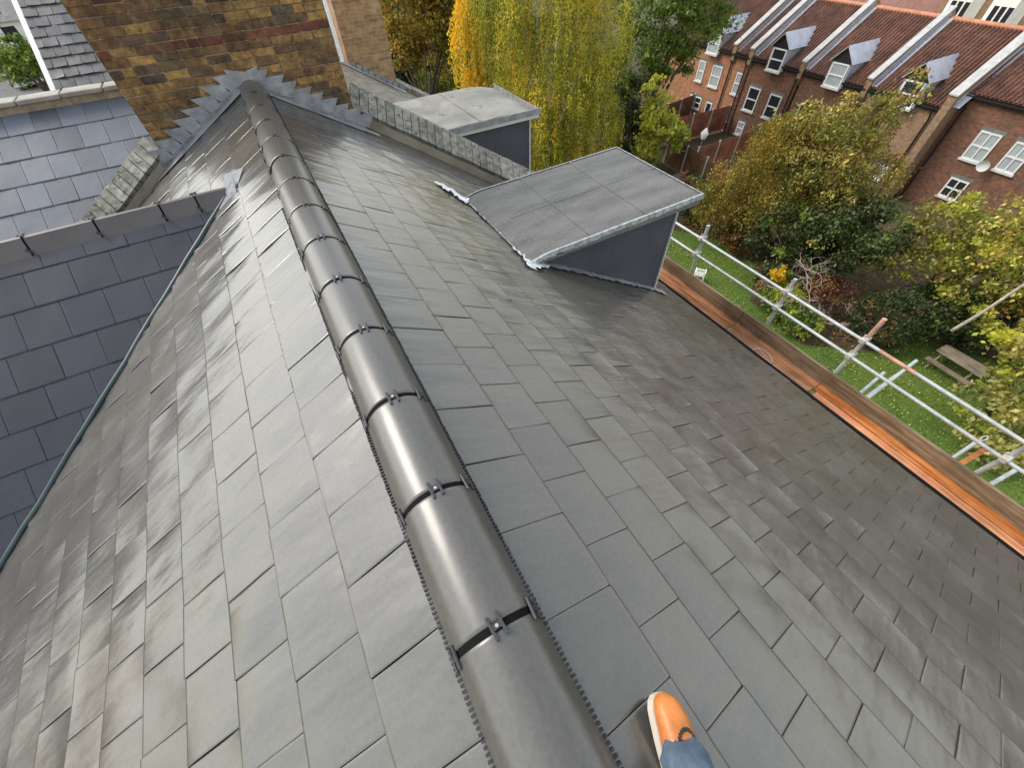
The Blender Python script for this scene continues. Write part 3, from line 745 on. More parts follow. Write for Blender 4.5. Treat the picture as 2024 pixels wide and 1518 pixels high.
# its dormer
nx0, nx1, ny0, ny1 = 2.35, 4.48, 7.55, 9.2
d2 = MB(); d2.prism([(nx0, ny0, zr(nx0)-.1), (nx1, ny0, zr(nx1)-.1), (nx1, ny0, -1.5), (nx0, ny0, -1.5)], (0, ny1-ny0, 0)); d2 = loc(d2.build('dormer', M['slate_cheek'], nb), nb)
b = tiles((0, ny0-.0015, -1.48), (1, 0, 0), (0, 0, -1), [0]+[.26*k for k in range(1, 6)], nx0, nx1, .32, .05, seed=18, th=.005, amp=.0004, lift=.0006, gap=.002, bev=.0004, nu=3, nv=3)
b.build('slate_cheek', M['slate_cheek'], d2)
b = MB(); b.box((nx1+.001, ny0-.02, -2.75), (nx1+.03, ny0+.02, -1.5)); b.build('corner_bead', M['stone_pale'], d2)
b = MB(); vs = []; n1, n2 = 18, 14
for j in range(n2+1):
    for i in range(n1+1):
        x = nx0-.2+(nx1+.17-nx0+.2)*i/n1; y = ny0-.12+(ny1-ny0+.24)*j/n2
        vs.append((x, y, -1.40-.10*max(0, (x-3.9)/.7)**2+noise.noise(Vector((x*2, y*2, 7)))*.012))
b.add(vs, [(j*(n1+1)+i, j*(n1+1)+i+1, (j+1)*(n1+1)+i+1, (j+1)*(n1+1)+i) for j in range(n2) for i in range(n1)], 0, True)
b.slab((3.4, ny0-.10, -1.387), (3.43, ny0-.10, -1.387), (3.40, ny1+.1, -1.387), (3.37, ny1+.1, -1.387), .006)
b.build('felt_deck', M['felt_pale'], d2)
b = MB(); b.box((nx0-.15, ny0-.135, -1.50), (nx1+.18, ny0-.122, -1.402)); b.box((nx1+.17, ny0-.122, -1.52), (nx1+.182, ny1+.12, -1.43)); b.build('lead_drip_edge', M['lead'], d2)
b = MB(); b.box((nx0-.15, ny0-.118, -1.56), (nx1+.165, ny0-.09, -1.46)); b.build('fascia_board', M['stone_pale'], d2)
# clay upstand chimney behind (next house along)
fh = thing('further_adjoining_house', 'further slate roofed house with orange brick stack and white pipe, beyond the broad stack', 'house', (0, 13, 0))
fs = MB(); fs.box((2.45, 12.9, -2.2), (3.55, 13.9, 2.6)); fs = loc(fs.build('chimney_stack', M['stock_far'], fh), fh)
b = MB(); b.tube([(2.30, 12.78, -1.35), (2.28, 12.76, .2), (2.26, 12.74, 2.4)], .04, 10); loc(b.build('flue_pipe', M['plastic_white'], fh), fh)
b = MB()
for i in range(9):
    x = 2.45+.14*i; b.prism([(x, 12.87, zr(x)-.02), (x+.17, 12.87, zr(x+.17)-.02), (x+.15, 12.87, zr(x+.17)+.16), (x, 12.87, zr(x)+.12)], (0, .006, 0))
b.slab((2.2, 12.6, zr(2.2)+.03), (3.7, 12.6, zr(3.7)+.03), (3.7, 12.88, zr(3.7)+.05), (2.2, 12.88, zr(2.2)+.05), .01)
loc(b.build('stepped_lead_flashing', M['lead'], fh), fh)
w, cpg, un = party((3.56, 13.1), (5.1, 13.1), zr, .14, .2, .3, 14)
pw = loc(w.build('party_wall', M['stock_far'], fh), fh); cpg.build('coping_brick_row', M['coping'], pw); un.build('coping_bed', M['underlay'], pw)
strips('right_roof_slope', (.2, 13.3, zr(.2)), (0, 1, 0), VR, 4.6, 5, M['slate_brown'], fh, fh, .25, .2, 6)
# its cross roof facing us, left of the stack
b = tiles((0, 13.6, .95), (1, 0, 0), VW, [.205*k for k in range(0, 19)], -2.87, -.9, .215, phase=.03, seed=24, nu=3, nv=3, amp=.003, lift=.012, th=.014, gap=.007)
loc(b.build('wing_roof_slope', M['slate_far'], fh), fh)
b = MB(); b.slab((-2.86, 10.0, -1.40), (-.9, 10.0, -1.40), (-.9, 13.6, .93), (-2.86, 13.6, .93), .1); b.box((-2.85, 10.9, GZ), (2.2, 18, -1.6)); loc(b.build('house_wall', M['stock_far'], fh), fh)
b = MB(); b.slab((-2.95, 10.0, -1.39), (-2.87, 10.0, -1.39), (-2.87, 13.6, .955), (-2.95, 13.6, .955), .16); loc(b.build('barge_board', M['white'], fh), fh)

# ============================================================ scaffold
scf = thing('scaffold', 'galvanised tube scaffold with two guard rails, toe board and orange planks along the eaves', 'scaffold', (5, 0, GZ))
SX = 5.0
for (y, top, mt) in ((5.3, -1.9, 'steel'), (3.41, -1.95, 'steel'), (1.96, -1.97, 'steel'), (.93, -1.84, 'rust'), (-.66, -1.95, 'steel'), (-2.4, -1.95, 'steel')):
    b = MB(); s_ = SX+.065
    if mt == 'rust':
        b.tube([(s_, y, GZ), (s_, y, -2.16)], .024, 12, 0); b.tube([(s_, y, -2.16), (s_, y, top)], .0242, 12, 1)
    else: b.tube([(s_, y, GZ), (s_, y, top)], .024, 12)
    o = loc(b.build('standard_pole', [M['steel'], M['rust']], scf), scf)
for z, yy in ((-2.14, 7.0), (-2.40, 7.0)):
    b = MB(); b.tube([(SX, -4.6, z-.02), (SX, .2, z), (SX, 5.5, z)], .0195, 12)
    if z > -2.2:
        b.tube([(SX, .35, z), (SX, .75, z)], .0200, 12, 1)
    loc(b.build('guard_rail', [M['steel'], M['rust']], scf), scf)
for y in (5.3, 3.41, 1.96, .93, -.66, -2.4):
    for z in (-2.14, -2.40):
        b = MB(); b.bbox((SX-.03, y-.032, z-.032), (SX+.10, y+.032, z+.032), .008); b.tube([(SX+.03, y+.025, z-.05), (SX+.03, y+.025, z+.055)], .008, 6)
        loc(b.build('coupler', M['coupler'], scf), scf)
for (p, q) in (((4.4, 3.1, -3.06), (5.3, 3.1, -3.06)), ((4.9, .575, -3.06), (5.9, .66, -2.98)), ((4.9, .50, -3.06), (6.35, .56, -2.90)), ((4.9, .53, -3.09), (6.0, .555, -2.99)), ((4.9, -.46, -3.06), (5.45, -.465, -2.76)), ((4.9, -.80, -3.06), (5.75, -.89, -2.98)), ((4.9, -1.6, -3.06), (5.6, -1.6, -3.06))):
    b = MB(); b.tube([p, q], .022, 10); loc(b.build('putlog_tube', M['steel'], scf), scf)
b = MB(); b.tube([(5.3, -.455, -2.60), (5.33, -.44, -2.57), (5.34, -.46, -2.53), (5.32, -.48, -2.55), (5.3, -.465, -2.6)], .008, 6); loc(b.build('wire_tie', M['steel'], scf), scf)
b = MB(); b.prism([(5.05, -.50, -2.98), (5.4, -.53, -2.80), (5.4, -.53, -2.72), (5.05, -.50, -2.86)], (0, -.05, 0)); loc(b.build('timber_block', M['plank_new'], scf), scf)
b = MB()
b.bbox((SX-.002, -4.6, -2.96), (SX+.036, 2.3, -2.74), .004); b.bbox((SX+.002, 2.31, -2.96), (SX+.04, 7, -2.745), .004)
loc(b.build('toe_board', M['toe'], scf), scf)
PX = [4.205, 4.425, 4.65, 4.87, 5.036]
for i in range(4):
    for (ya, yb, mt, dz) in ((-4.6, .95 if i == 3 else .9, 'plank_new' if i == 3 else 'plank_pink', .016 if i == 3 else .004), (.96, 2.3, 'plank_old' if i == 3 else 'plank_wet', 0), (2.32, 6.6, 'plank_old', .004)):
        b = MB(); b.bbox((PX[i]+.004, ya, -3.015+dz), (PX[i+1]-.004, yb, -2.978+dz), .004)
        loc(b.build('scaffold_plank', M[mt], scf), scf)
b = MB(); P_ = []
for i in range(15):
    a = R(-80+200*i/14); P_.append((4.74+.14*cos(a)*.9, 1.66+.15*sin(a), -2.955+.02*sin(a*2)))
b.tube(P_, .006, 6); tag(b.build('wire_loop', M['steel']), 'thin pale wire loop lying on the scaffold planks beside the gutter', 'wire')

# ============================================================ the terrace across the gardens
TX = 35.0
def rect(b, x, y0, y1, z0, z1, d=.02, mi=0): b.box((x-d, min(y0, y1), min(z0, z1)), (x, max(y0, y1), max(z0, z1)), mi)
def sash(parent, x, ya, yb, za, zb, net=False, split='h', name='window', back=.05):
    """ya>yb; white frame ring + meeting rail, pane as sub-part; faces -X"""
    y0, y1 = min(ya, yb), max(ya, yb); z0, z1 = min(za, zb), max(za, zb); f = .085; b = MB(); d0, d1 = x-.06, x+.02
    b.box((d0, y0, z0), (d1, y0+f, z1)); b.box((d0, y1-f, z0), (d1, y1, z1)); b.box((d0, y0+f, z1-f), (d1, y1-f, z1)); b.box((d0, y0+f, z0), (d1, y1-f, z0+f))
    m_ = (z0+z1)/2
    if split in ('h', 'x'): b.box((d0-.01, y0+f, m_-.04), (d1, y1-f, m_+.04))
    if split in ('v', 'x'): b.box((d0-.005, (y0+y1)/2-.035, z0+f), (d1, (y0+y1)/2+.035, z1-f))
    w = b.build(name, M['white'], parent)
    p = MB(); p.box((d1-.04, y0+f*.5, z0+f*.5), (d1-.02, y1-f*.5, z1-f*.5)); p.build('pane', M['net'] if net else M['glass'], w)
    s_ = MB(); s_.box((x-.14, y0-.06, z0-.10), (x+.02, y1+.06, z0-.002)); s_.build('sill', M['stone_pale'], w)
    l_ = MB(); l_.box((x-.008, y0-.08, z1+.002), (x+.02, y1+.08, z1+.2)); l_.build('lintel', M['fascia'], w)
    return w
def pantiles(x0, z0, x1, z1, ya, yb, seed):
    b = MB(); n = int(abs(yb-ya)/.215); rows = 19; prof = [0, .045, .06, .045, .005, 0, 0]
    V = Vector((x1-x0, 0, z1-z0)); N = Vector((-(z1-z0), 0, x1-x0)).normalized()
    w = (yb-ya)/n; rn2 = random.Random(seed)
    for r in range(rows):
        for i in range(n):
            vs = []
            for tt, lift in ((r/rows-.008, .032), ((r+1)/rows, 0)):
                base = Vector((x0, 0, z0))+V*max(tt, 0)
                for k, h in enumerate(prof):
                    q = base+N*(h*1.7+lift); vs.append((q.x, ya+w*(i+k/(len(prof)-1)), q.z))
            c = len(prof); b.add(vs, [(k, k+c, k+c+1, k+1)[::-1] for k in range(c-1)], 0, True)
            b.add([vs[0], vs[c-1], tuple(Vector(vs[c-1])-N*.04), tuple(Vector(vs[0])-N*.04)], [(0, 1, 2, 3)])
    return b
ZE, ZR_, XR = -7.72, -4.93, TX+4.7
def parapet(y, parent, extra=.55, x0=TX-.25, th=.30, front=0):
    b = MB(); s = (ZR_-ZE)/(XR-TX)
    za, zb = ZE+extra, ZR_+extra
    b.prism([(x0, y-th/2, GZ if front else ZE-.5), (x0, y-th/2, za-.1), (XR+.1, y-th/2, zb-.03), (XR+5, y-th/2, ZE), (XR+5, y-th/2, ZE-1), (x0+.4, y-th/2, ZE-1 if not front else GZ)], (0, th, 0))
    p = b.build('parapet_wall', M['terrace_buff'], parent)
    c = MB(); w = th/2+.04
    c.prism([(x0-.08, y-w, za-.098), (x0-.08, y-w, za-.02), (XR+.1, y-w, zb+.05), (XR+.1, y-w, zb-.028)], (0, 2*w, 0)); c.build('coping', M['coping_grey'], p)
    l_ = MB(); l_.slab((TX, y-th/2-.03, ZE+.26), (XR, y-th/2-.03, ZR_+.26), (XR, y-th/2-.001, ZR_+.30), (TX, y-th/2-.001, ZE+.30), .02)
    l_.prism([(TX-.1, y-th/2-.34, ZE+.10), (XR, y-th/2-.34, ZR_+.12), (XR, y-th/2-.34, ZR_+.15), (TX-.1, y-th/2-.34, ZE+.13)], (0, .335, 0)); l_.build('lead_flashing', M['zinc'], p)
    return p
def gable_dormer(parent, yc, x=TX, z0=-8.15, z1=-6.85, w=1.12, net=False):
    xw = x-.33; sl = (ZR_-ZE)/(XR-TX); off = TX-TX
    xr = lambda z: TX+(z-ZE)/sl
    body = MB(); body.box((xw+.03, yc-w/2-.10, z0+.02), (xr(z1)+.3, yc+w/2+.10, z1+.05)); d = body.build('dormer', M['zinc'], parent)
    sash(d, xw+.02, yc+w/2, yc-w/2, z0, z1, net, 'h', 'dormer_window')
    ap = z1+.92; hw = w/2+.24; xf = xw-.16; xe = xr(ap)+.1; xg = xr(z1+.06)+.1
    r_ = MB()
    r_.slab((xf, yc-hw, z1+.06), (xg, yc-hw, z1+.06), (xe, yc, ap), (xf, yc, ap), .05); r_.slab((xf, yc, ap), (xe, yc, ap), (xg, yc+hw, z1+.06), (xf, yc+hw, z1+.06), .05)
    r_.build('lead_roof', M['zinc'], d)
    g = MB(); g.prism([(xw-.02, yc-hw+.08, z1+.01), (xw-.02, yc+hw-.08, z1+.01), (xw-.02, yc, ap-.07)], (.06, 0, 0)); g.build('gable_panel', M['pipe'], d)
    return d
def terrace(y0, y1, wall, label, name='terraced_house', x=TX, dorm=None, wins=(), pipes=(), par=(), seed=1, net=(), dish=None, dnet=False, ZE=ZE):
    t = thing(name, label, 'house', (x, (y0+y1)/2, GZ), 0, 'terraced houses across the gardens')
    pr = []
    def L_(o): o.location = -t.location; pr.append(o); return o
    b = MB(); b.box((x, y0, GZ), (x+10.9, y1, ZE-.1)); L_(b.build('wall', wall, t))
    b = MB(); b.prism([(x+.03, y0, ZE-.098), (XR, y0, ZR_-.06), (XR+5, y0, ZE-.098)], (0, y1-y0, 0)); L_(b.build('roof_core', M['brown_roof'], t))
    L_(pantiles(x-.2, ZE-.03, XR, ZR_, y0+.0, y1, seed).build('roof', M['rtile'], t))
    b = MB(); b.tube([(XR, y0, ZR_+.05), (XR, y1, ZR_+.05)], .13, 10); L_(b.build('ridge', M['rtile_ridge'], t))
    b = MB(); b.box((x-.30, y0, ZE-.16), (x-.17, y1, ZE-.07)); b.box((x-.16, y0, ZE-.30), (x-.002, y1, ZE-.09)); L_(b.build('gutter', M['pipe'], t))
    if dorm is not None: L_(gable_dormer(t, dorm, x=x, net=dnet))
    for (ya, yb, za, zb, nt_, sp_) in wins: L_(sash(t, x-.0, ya, yb, za, zb, nt_, sp_))
    for y in pipes:
        b = MB(); b.tube([(x-.24, y, ZE-.15), (x-.12, y-.1, ZE-.7), (x-.10, y-.1, GZ)], .055, 8); L_(b.build('downpipe', M['pipe'], t))
    for (y, ex) in par: L_(parapet(y, t, ex))
    if dish:
        b = MB(); vs = []; n = 16
        for r_ in range(4):
            for k in range(n): a = 2*pi*k/n; rr = .3*r_/3; vs.append((x-.35+.12*(rr/.3)**2*-1+.0, dish[0]+rr*cos(a), dish[1]+rr*sin(a)))
        b.add(vs, [(r_*n+k, r_*n+(k+1) % n, (r_+1)*n+(k+1) % n, (r_+1)*n+k) for r_ in range(3) for k in range(n)], 0, True)
        b.tube([(x-.35, dish[0], dish[1]), (x, dish[0], dish[1]-.15)], .02, 6); L_(b.build('satellite_dish', M['stone_pale'], t))
    return t
def sc26(v): return v*TX/26
def z26(z): return (z-1.265)*TX/26+1.265
W0 = [(sc26(22.33), sc26(21.8), z26(-6.23), z26(-7.28), True, 'h'), (sc26(21.2), sc26(20.45), z26(-6.26), z26(-7.33), True, 'h'), (sc26(19.33), sc26(18.85), z26(-6.28), z26(-7.33), True, 'h'),
      (sc26(22.37), sc26(21.36), z26(-8.08), z26(-8.73), False, 'x'), (sc26(20.91), sc26(20.42), z26(-8.15), z26(-9.0), False, 'n'), (sc26(19.36), sc26(18.85), z26(-8.14), z26(-8.76), True, 'h')]
terrace(25.2, 34.5, M['terrace_orange'], 'bright orange brick terraced house at the far left end, partly behind the green tree', dorm=28.85, wins=W0, pipes=(26.9, 25.5), par=((26.8, .55), (25.2, .55)), seed=1, dnet=True)
terrace(20.8, 25.0, M['terrace_brown'], 'brown brick terraced house with two dark sash windows, second from the left', dorm=22.9, wins=[(sc26(18.17), sc26(17.4), z26(-6.72), z26(-7.88), False, 'h'), (sc26(16.71), sc26(15.95), z26(-6.75), z26(-7.9), False, 'h'), (sc26(18.1), sc26(17.6), z26(-8.5), z26(-9.2), True, 'h')], pipes=(21.05,), par=((20.8, .55),), seed=2)
terrace(16.1, 20.6, M['terrace_brown'], 'brown brick terraced house behind the big tree, its dormer blind half down', dorm=18.25, wins=[(19.9, 18.9, z26(-6.75), z26(-7.9), False, 'h'), (17.8, 16.8, z26(-6.75), z26(-7.9), False, 'h')], pipes=(16.4,), par=((16.1, .55),), seed=3, dnet=True)
terrace(11.6, 15.9, M['terrace_buff'], 'buff brick terraced house with an open dark dormer window just above the tree top', dorm=13.6, wins=[(15.2, 14.2, z26(-6.75), z26(-7.9), False, 'h'), (13.2, 12.3, -11.3, -12.2, True, 'h')], pipes=(12.0,), seed=4)
t = terrace(3.5, 11.25, M['terrace_brown'], 'set-back dark brick terraced house at the right edge with white sash windows and a dish', x=TX+.9, ZE=-7.06, dorm=None, wins=[(9.5, 8.45, z26(-6.1)+.15, z26(-7.15)+.1, True, 'x'), (7.75, 6.8, z26(-6.1)+.1, z26(-7.1), True, 'x'), (9.2, 8.2, -11.0, -12.1, False, 'x')], pipes=(11.0,), seed=5, dish=(8.15, -9.9))
# big flank wall between the last two houses
fw = parapet(11.42, None, .75, TX-.35, .42, front=1)
fw.parent = t; fw.location = -t.location

# street row beyond the terrace
rw = thing('brown_roofed_house', 'brown roofed brick house seen over the red tiled ridge', 'house', (62, 31, GZ))
b = MB(); b.box((62, 26.5, GZ), (72, 37, -8.6)); o = loc(b.build('wall', M['terrace_buff'], rw), rw)
b = MB(); b.slab((61.6, 26.4, -8.7), (61.6, 37, -8.7), (67, 37, -4.6), (67, 26.4, -4.6), -.15); loc(b.build('roof', M['brown_roof'], rw), rw)
for y in (27.5, 28.7, 31.2, 32.4, 34.5):
    b = MB(); b.box((61.93, y-.28, -9.3), (62.03, y+.28, -8.75)); w_ = loc(b.build('window', M['white'], rw), rw); b = MB(); b.box((61.90, y-.16, -9.2), (61.928, y+.16, -8.82)); b.build('pane', M['glass'], w_)
for (ya, yb, lb) in ((19.0, 26.2, 'buff brick house with white bay windows at the top right corner'), (9.0, 18.7, 'buff brick bay fronted house at the extreme right of the far street row')):
    cr = thing('bay_fronted_house', lb, 'house', (62, (ya+yb)/2, GZ), 0, 'bay fronted houses in the far street')
    b = MB(); b.box((62, ya, GZ), (72, yb, -3.4)); loc(b.build('wall', M['terrace_buff'], cr), cr)
    b = MB(); b.slab((61.6, ya-.1, -3.4), (61.6, yb, -3.4), (67, yb, -.6), (67, ya-.1, -.6), -.2); loc(b.build('roof', M['brown_roof'], cr), cr)
    for yc in (ya+1.9, yb-1.9):
        b = MB(); z0 = GZ
        b.prism([(62, yc-1.4, z0), (61.1, yc-.8, z0), (61.1, yc+.8, z0), (62, yc+1.4, z0)], (0, 0, 6.7))
        bay = loc(b.build('bay_window', M['cream'], cr), cr)
        for k in (-.55, 0, .55):
            for zz in (GZ+.9, GZ+2.9, GZ+4.7):
                b = MB(); b.box((61.07, yc+k-.2, zz), (61.098, yc+k+.2, zz+1.3)); b.build('pane', M['glass'], bay)
        for k in (-.9, .9):
            b = MB(); b.box((61.9, yc+k-.45, -5.9), (62.02, yc+k+.45, -4.2)); w_ = loc(b.build('window', M['white'], cr), cr); b = MB(); b.box((61.86, yc+k-.3, -5.75), (61.898, yc+k+.3, -4.35)); b.build('pane', M['glass'], w_)

# ============================================================ foliage
def leaves_mesh(name, P, size, mat, parent, droop=0, aspect=.55, seed=0):
    rg = np.random.default_rng(seed); P = np.asarray(P, float); n = len(P)
    d = rg.normal(size=(n, 3)); 
    if droop: d = d*(1-droop)+np.array([0, 0, -1.6])*droop
    d /= np.linalg.norm(d, axis=1)[:, None]
    w = np.cross(d, rg.normal(size=(n, 3))); w /= np.linalg.norm(w, axis=1)[:, None]
    s = (size*(.55+.9*rg.random(n)))[:, None]
    fold = np.cross(d, w)*s*.12
    v = np.stack([P-d*s*.5, P+w*s*.5*aspect+fold, P+d*s*.5, P-w*s*.5*aspect+fold], 1).reshape(-1, 3)
    me = bpy.data.meshes.new(name); me.vertices.add(4*n); me.vertices.foreach_set('co', v.ravel().astype(np.float32))
    me.loops.add(4*n); me.loops.foreach_set('vertex_index', np.arange(4*n)); me.polygons.add(n)
    me.polygons.foreach_set('loop_start', np.arange(n)*4); me.polygons.foreach_set('loop_total', np.full(n, 4)); me.update(); me.materials.append(mat)
    return link(name, me, parent)
def cloud(ells, n, clump=.55, nc=60, seed=0, surf=.55, flat=.6):
    """leaf points gathered in clumps inside a set of ellipsoids -> uneven crown with gaps"""
    rg = np.random.default_rng(seed); out = []; cen = []
    vol = np.array([e[3]*e[4]*e[5] for e in ells])**.75; vol /= vol.sum()
    for e, f in zip(ells, vol):
        k = max(3, int(nc*f)); d = rg.normal(size=(k, 3)); d /= np.linalg.norm(d, axis=1)[:, None]
        r = (surf+(1.02-surf)*rg.random(k)**.6)[:, None]
        c = np.array(e[:3])+d*r*np.array(e[3:6]); cen.append(c)
        m = int(n*f/k)
        for q in c:
            sz = clump*(.5+.9*rg.random())
            p = rg.normal(size=(m, 3))*np.array([sz, sz, sz*flat])*.55; out.append(q+p)
    return np.concatenate(out), np.concatenate(cen)
def trunk(name, base, tops, r0, mat, parent, seed=0, bend=.25):
    rn2 = random.Random(seed); b = MB(); base = Vector(base)
    for i, t in enumerate(tops):
        t = Vector(t); mid = base.lerp(t, .45)+Vector((rn2.uniform(-bend, bend), rn2.uniform(-bend, bend), abs(t.z-base.z)*.12))
        q1 = base.lerp(mid, .5)+Vector((rn2.uniform(-.1, .1), rn2.uniform(-.1, .1), 0)); q2 = mid.lerp(t, .5)+Vector((rn2.uniform(-bend, bend)*.4,)*2+(0,))
        k = 1 if i == 0 else .6
        b.tube([base, q1, mid, q2, t], [r0*k, r0*.75*k, r0*.5*k, r0*.28*k, r0*.1*k], 7)
        for _ in range(2):
            s0 = mid.lerp(t, rn2.random()); e = s0+Vector((rn2.uniform(-1, 1), rn2.uniform(-1, 1), rn2.uniform(.1, .8)))*(t-base).length*.16
            b.tube([s0, s0.lerp(e, .5)+Vector((0, 0, .05)), e], [r0*.2*k, r0*.13*k, r0*.05*k], 5)
    return b.build(name, mat, parent)
def tree(name, label, cat, base, ells, n, size, mat, clump=.5, nc=60, r0=.15, bark='bark', seed=0, group=None, droop=0, extra=None, surf=.55, flat=.6, aspect=.55):
    t = thing(name, label, cat, base, 0, group); B = np.array(base)
    P, cen = cloud(ells, n, clump, nc, seed, surf, flat)
    P = P[P[:, 2] > GZ+.02]
    leaves_mesh('crown', P-B, size, mat, t, droop, aspect, seed)
    if extra:
        for (mt, frac, sz) in extra:
            Q, _ = cloud(ells, int(n*frac), clump*.6, max(8, int(nc*.5)), seed+77, .8); Q = Q[Q[:, 2] > GZ+.02]
            lt = leaves_mesh('leaf_tips', Q-B, sz, mt, t, droop, aspect, seed+9); lt['kind'] = 'stuff'
    rr = np.random.default_rng(seed+5); idx = rr.choice(len(cen), min(9, len(cen)), replace=False)
    trunk('trunk', (0, 0, 0), [tuple(c-B) for c in cen[idx]], r0, M[bark], t, seed)
    return t
def weeping(name, label, base, ells, nst, lmin, lmax, per, size, mats, r0, bark, seed, group=None, sway=.12, zmin=None, thr=.55):
    """hanging strands from crown surface points"""
    rg = np.random.default_rng(seed); t = thing(name, label, 'tree', base, 0, group); B = np.array(base)
    groups = {k: [] for k in range(len(mats))}; tops = []
    w = np.array([e[3]*e[4] for e in ells]); w = w/w.sum()
    for i in range(nst):
        e = ells[rg.choice(len(ells), p=w)]
        d = rg.normal(size=3); d /= np.linalg.norm(d); d[2] = abs(d[2])*1.0-.35
        r = .65+.38*rg.random(); p0 = np.array(e[:3])+d*np.array(e[3:6])*r
        if noise.noise(Vector(p0)*.55+Vector((seed, 0, 0))) < -.22: continue
        ln = lmin+(lmax-lmin)*rg.random()
        if zmin is not None: ln = min(ln, max(.4, p0[2]-zmin-rg.random()*1.2))
        m = int(per*ln); s = np.sort(rg.random(m)); out = np.array([d[0], d[1], 0])*.35*np.sqrt(s)[:, None]
        q = p0+out+np.stack([rg.normal(0, sway*.5, m), rg.normal(0, sway*.5, m), -s*ln], 1)
        j = noise.noise(Vector(p0)*.35)+.28*rg.normal()
        k = 0 if (len(mats) == 1 or j < thr) else 1
        if len(mats) > 2 and k == 0: u_ = rg.random(); k = 2 if u_ < .26 else (3 if u_ > .72 and len(mats) > 3 else 0)
        groups[k].append(q); tops.append(p0)
    for k, g in groups.items():
        if g: leaves_mesh(('hanging_foliage', 'golden_foliage', 'streak_foliage', 'pale_foliage')[k], np.concatenate(g)-B, size, mats[k], t, .55, .45, seed+k)  # third leaf colour goes to randomly picked strands, giving vertical streaks
    tops = np.array(tops); idx = rg.choice(len(tops), 14, replace=False)
    trunk('trunk', (0, 0, 0), [tuple((c-B)*np.array([.8, .8, 1])) for c in tops[idx]], r0, M[bark], t, seed, .4)
    return t

# tall yellow weeping birch
weeping('weeping_birch', 'tall weeping birch with yellow green hanging foliage, the largest tree in the picture', (16.6, 25.6, GZ),
        [(16.0, 25.4, -1.0, 3.7, 3.7, 3.4), (13.7, 26.8, -2.8, 2.0, 2.0, 3.0), (18.4, 23.6, -3.4, 2.2, 2.2, 3.0), (16.2, 25.0, -5.2, 4.0, 4.0, 2.8), (18.2, 23.9, -7.6, 2.6, 2.6, 2.2), (15.2, 25.6, -8.4, 3.2, 3.2, 2.2), (17.2, 24.4, -10.3, 3.2, 3.0, 1.6)], 4000, 1.2, 4.4, 15, .125, [L['willow'], L['gold'], L['willow_green'], L['willow_pale']], .28, 'bark_pale', 11, sway=.16, zmin=-12.6)
weeping('golden_birch', 'slender golden orange weeping tree hanging at the left edge of the tall birch', (12.8, 28.3, GZ),
        [(12.5, 28.2, -3.6, .85, .85, 2.2), (12.6, 28.0, -6.5, .8, .8, 1.8)], 360, 1.0, 3.6, 13, .17, [L['gold']], .12, 'bark', 12, sway=.15, zmin=-11.5)
tree('green_tree', 'leafy mid green tree between the tall birch and the orange brick house', 'tree', (27.2, 27.6, GZ),
     [(26.4, 27.2, -3.8, 3.0, 3.0, 3.0), (28.6, 25.9, -4.6, 2.2, 2.2, 2.4), (25.6, 28.2, -7.6, 1.9, 1.9, 2.0), (27.6, 26.4, -7.3, 1.7, 1.7, 1.5), (27.2, 27.0, -.8, 3.2, 3.2, 2.0)], 26000, .24, L['green'], .8, 120, .3, seed=21, aspect=.5)
tree('ivy_shrub', 'tall near black evergreen shrub squeezed between the birch and the pale leaved tree', 'shrub', (23.2, 25.2, GZ),
     [(22.9, 25.2, -8.4, 1.0, 1.0, 1.5), (23.2, 25.0, -10.4, 1.2, 1.2, 1.6), (22.9, 25.3, -11.9, 1.2, 1.2, 1.1)], 14000, .16, L['dark'], .5, 90, .14, seed=22, surf=.7)
tree('young_tree', 'young tree with sparse pale lime leaves standing in front of the fences', 'tree', (24.2, 22.6, GZ),
     [(23.7, 23.0, -8.2, .7, .7, .8), (24.1, 22.6, -9.8, 1.5, 1.5, .9), (23.9, 22.9, -11.0, 1.3, 1.3, .9), (25.0, 21.8, -10.2, .7, .7, .8), (23.3, 23.6, -7.2, .45, .45, .45)], 3000, .26, L['lime'], .5, 60, .08, seed=23, aspect=.7)
# far left back group
tree('brown_gold_tree', 'brown and gold autumn tree beyond the orange brick stack', 'tree', (14.2, 43.0, GZ),
     [(13.8, 43.2, -5.2, 2.2, 2.2, 2.6), (16.0, 42.2, -5.5, 2.2, 2.2, 2.8), (13.6, 43.0, -8.0, 1.4, 1.4, 1.6), (17.8, 41.5, -4.6, 1.9, 1.9, 2.2), (15.0, 42.6, -2.0, 3.0, 3.0, 2.0)], 16000, .30, L['brown_gold'], .9, 110, .25, seed=24)
tree('olive_tree', 'olive green bushy tree left of the golden birch, above the garden furniture', 'tree', (17.6, 41.6, GZ),
     [(17.6, 41.5, -8.0, 1.6, 1.6, 1.8), (18.0, 41.2, -10.3, 1.7, 1.7, 1.8), (16.6, 42, -7.0, 1.2, 1.2, 1.2)], 9000, .26, L['green'], .7, 70, .18, seed=25)
tree('ivy_column', 'dark ivy covered column of foliage beside the orange brick stack', 'ivy', (13.2, 48.2, GZ),
     [(12.7, 48.5, -4.6, .9, .9, 1.8), (13.1, 48.3, -7.4, 1.2, 1.2, 1.8), (13.4, 48.1, -9.8, 1.4, 1.4, 1.6), (13.6, 48, -11.6, 1.5, 1.5, 1.5)], 11000, .24, L['dark'], .6, 80, .2, seed=26, surf=.75)
tree('bright_bush', 'rounded bright yellow green bush above the neighbour parapet', 'bush', (15.9, 47.3, GZ),
     [(15.9, 47.3, -11.5, 1.7, 1.7, 1.3)], 6500, .24, L['lime'], .5, 60, .1, seed=27, surf=.6)
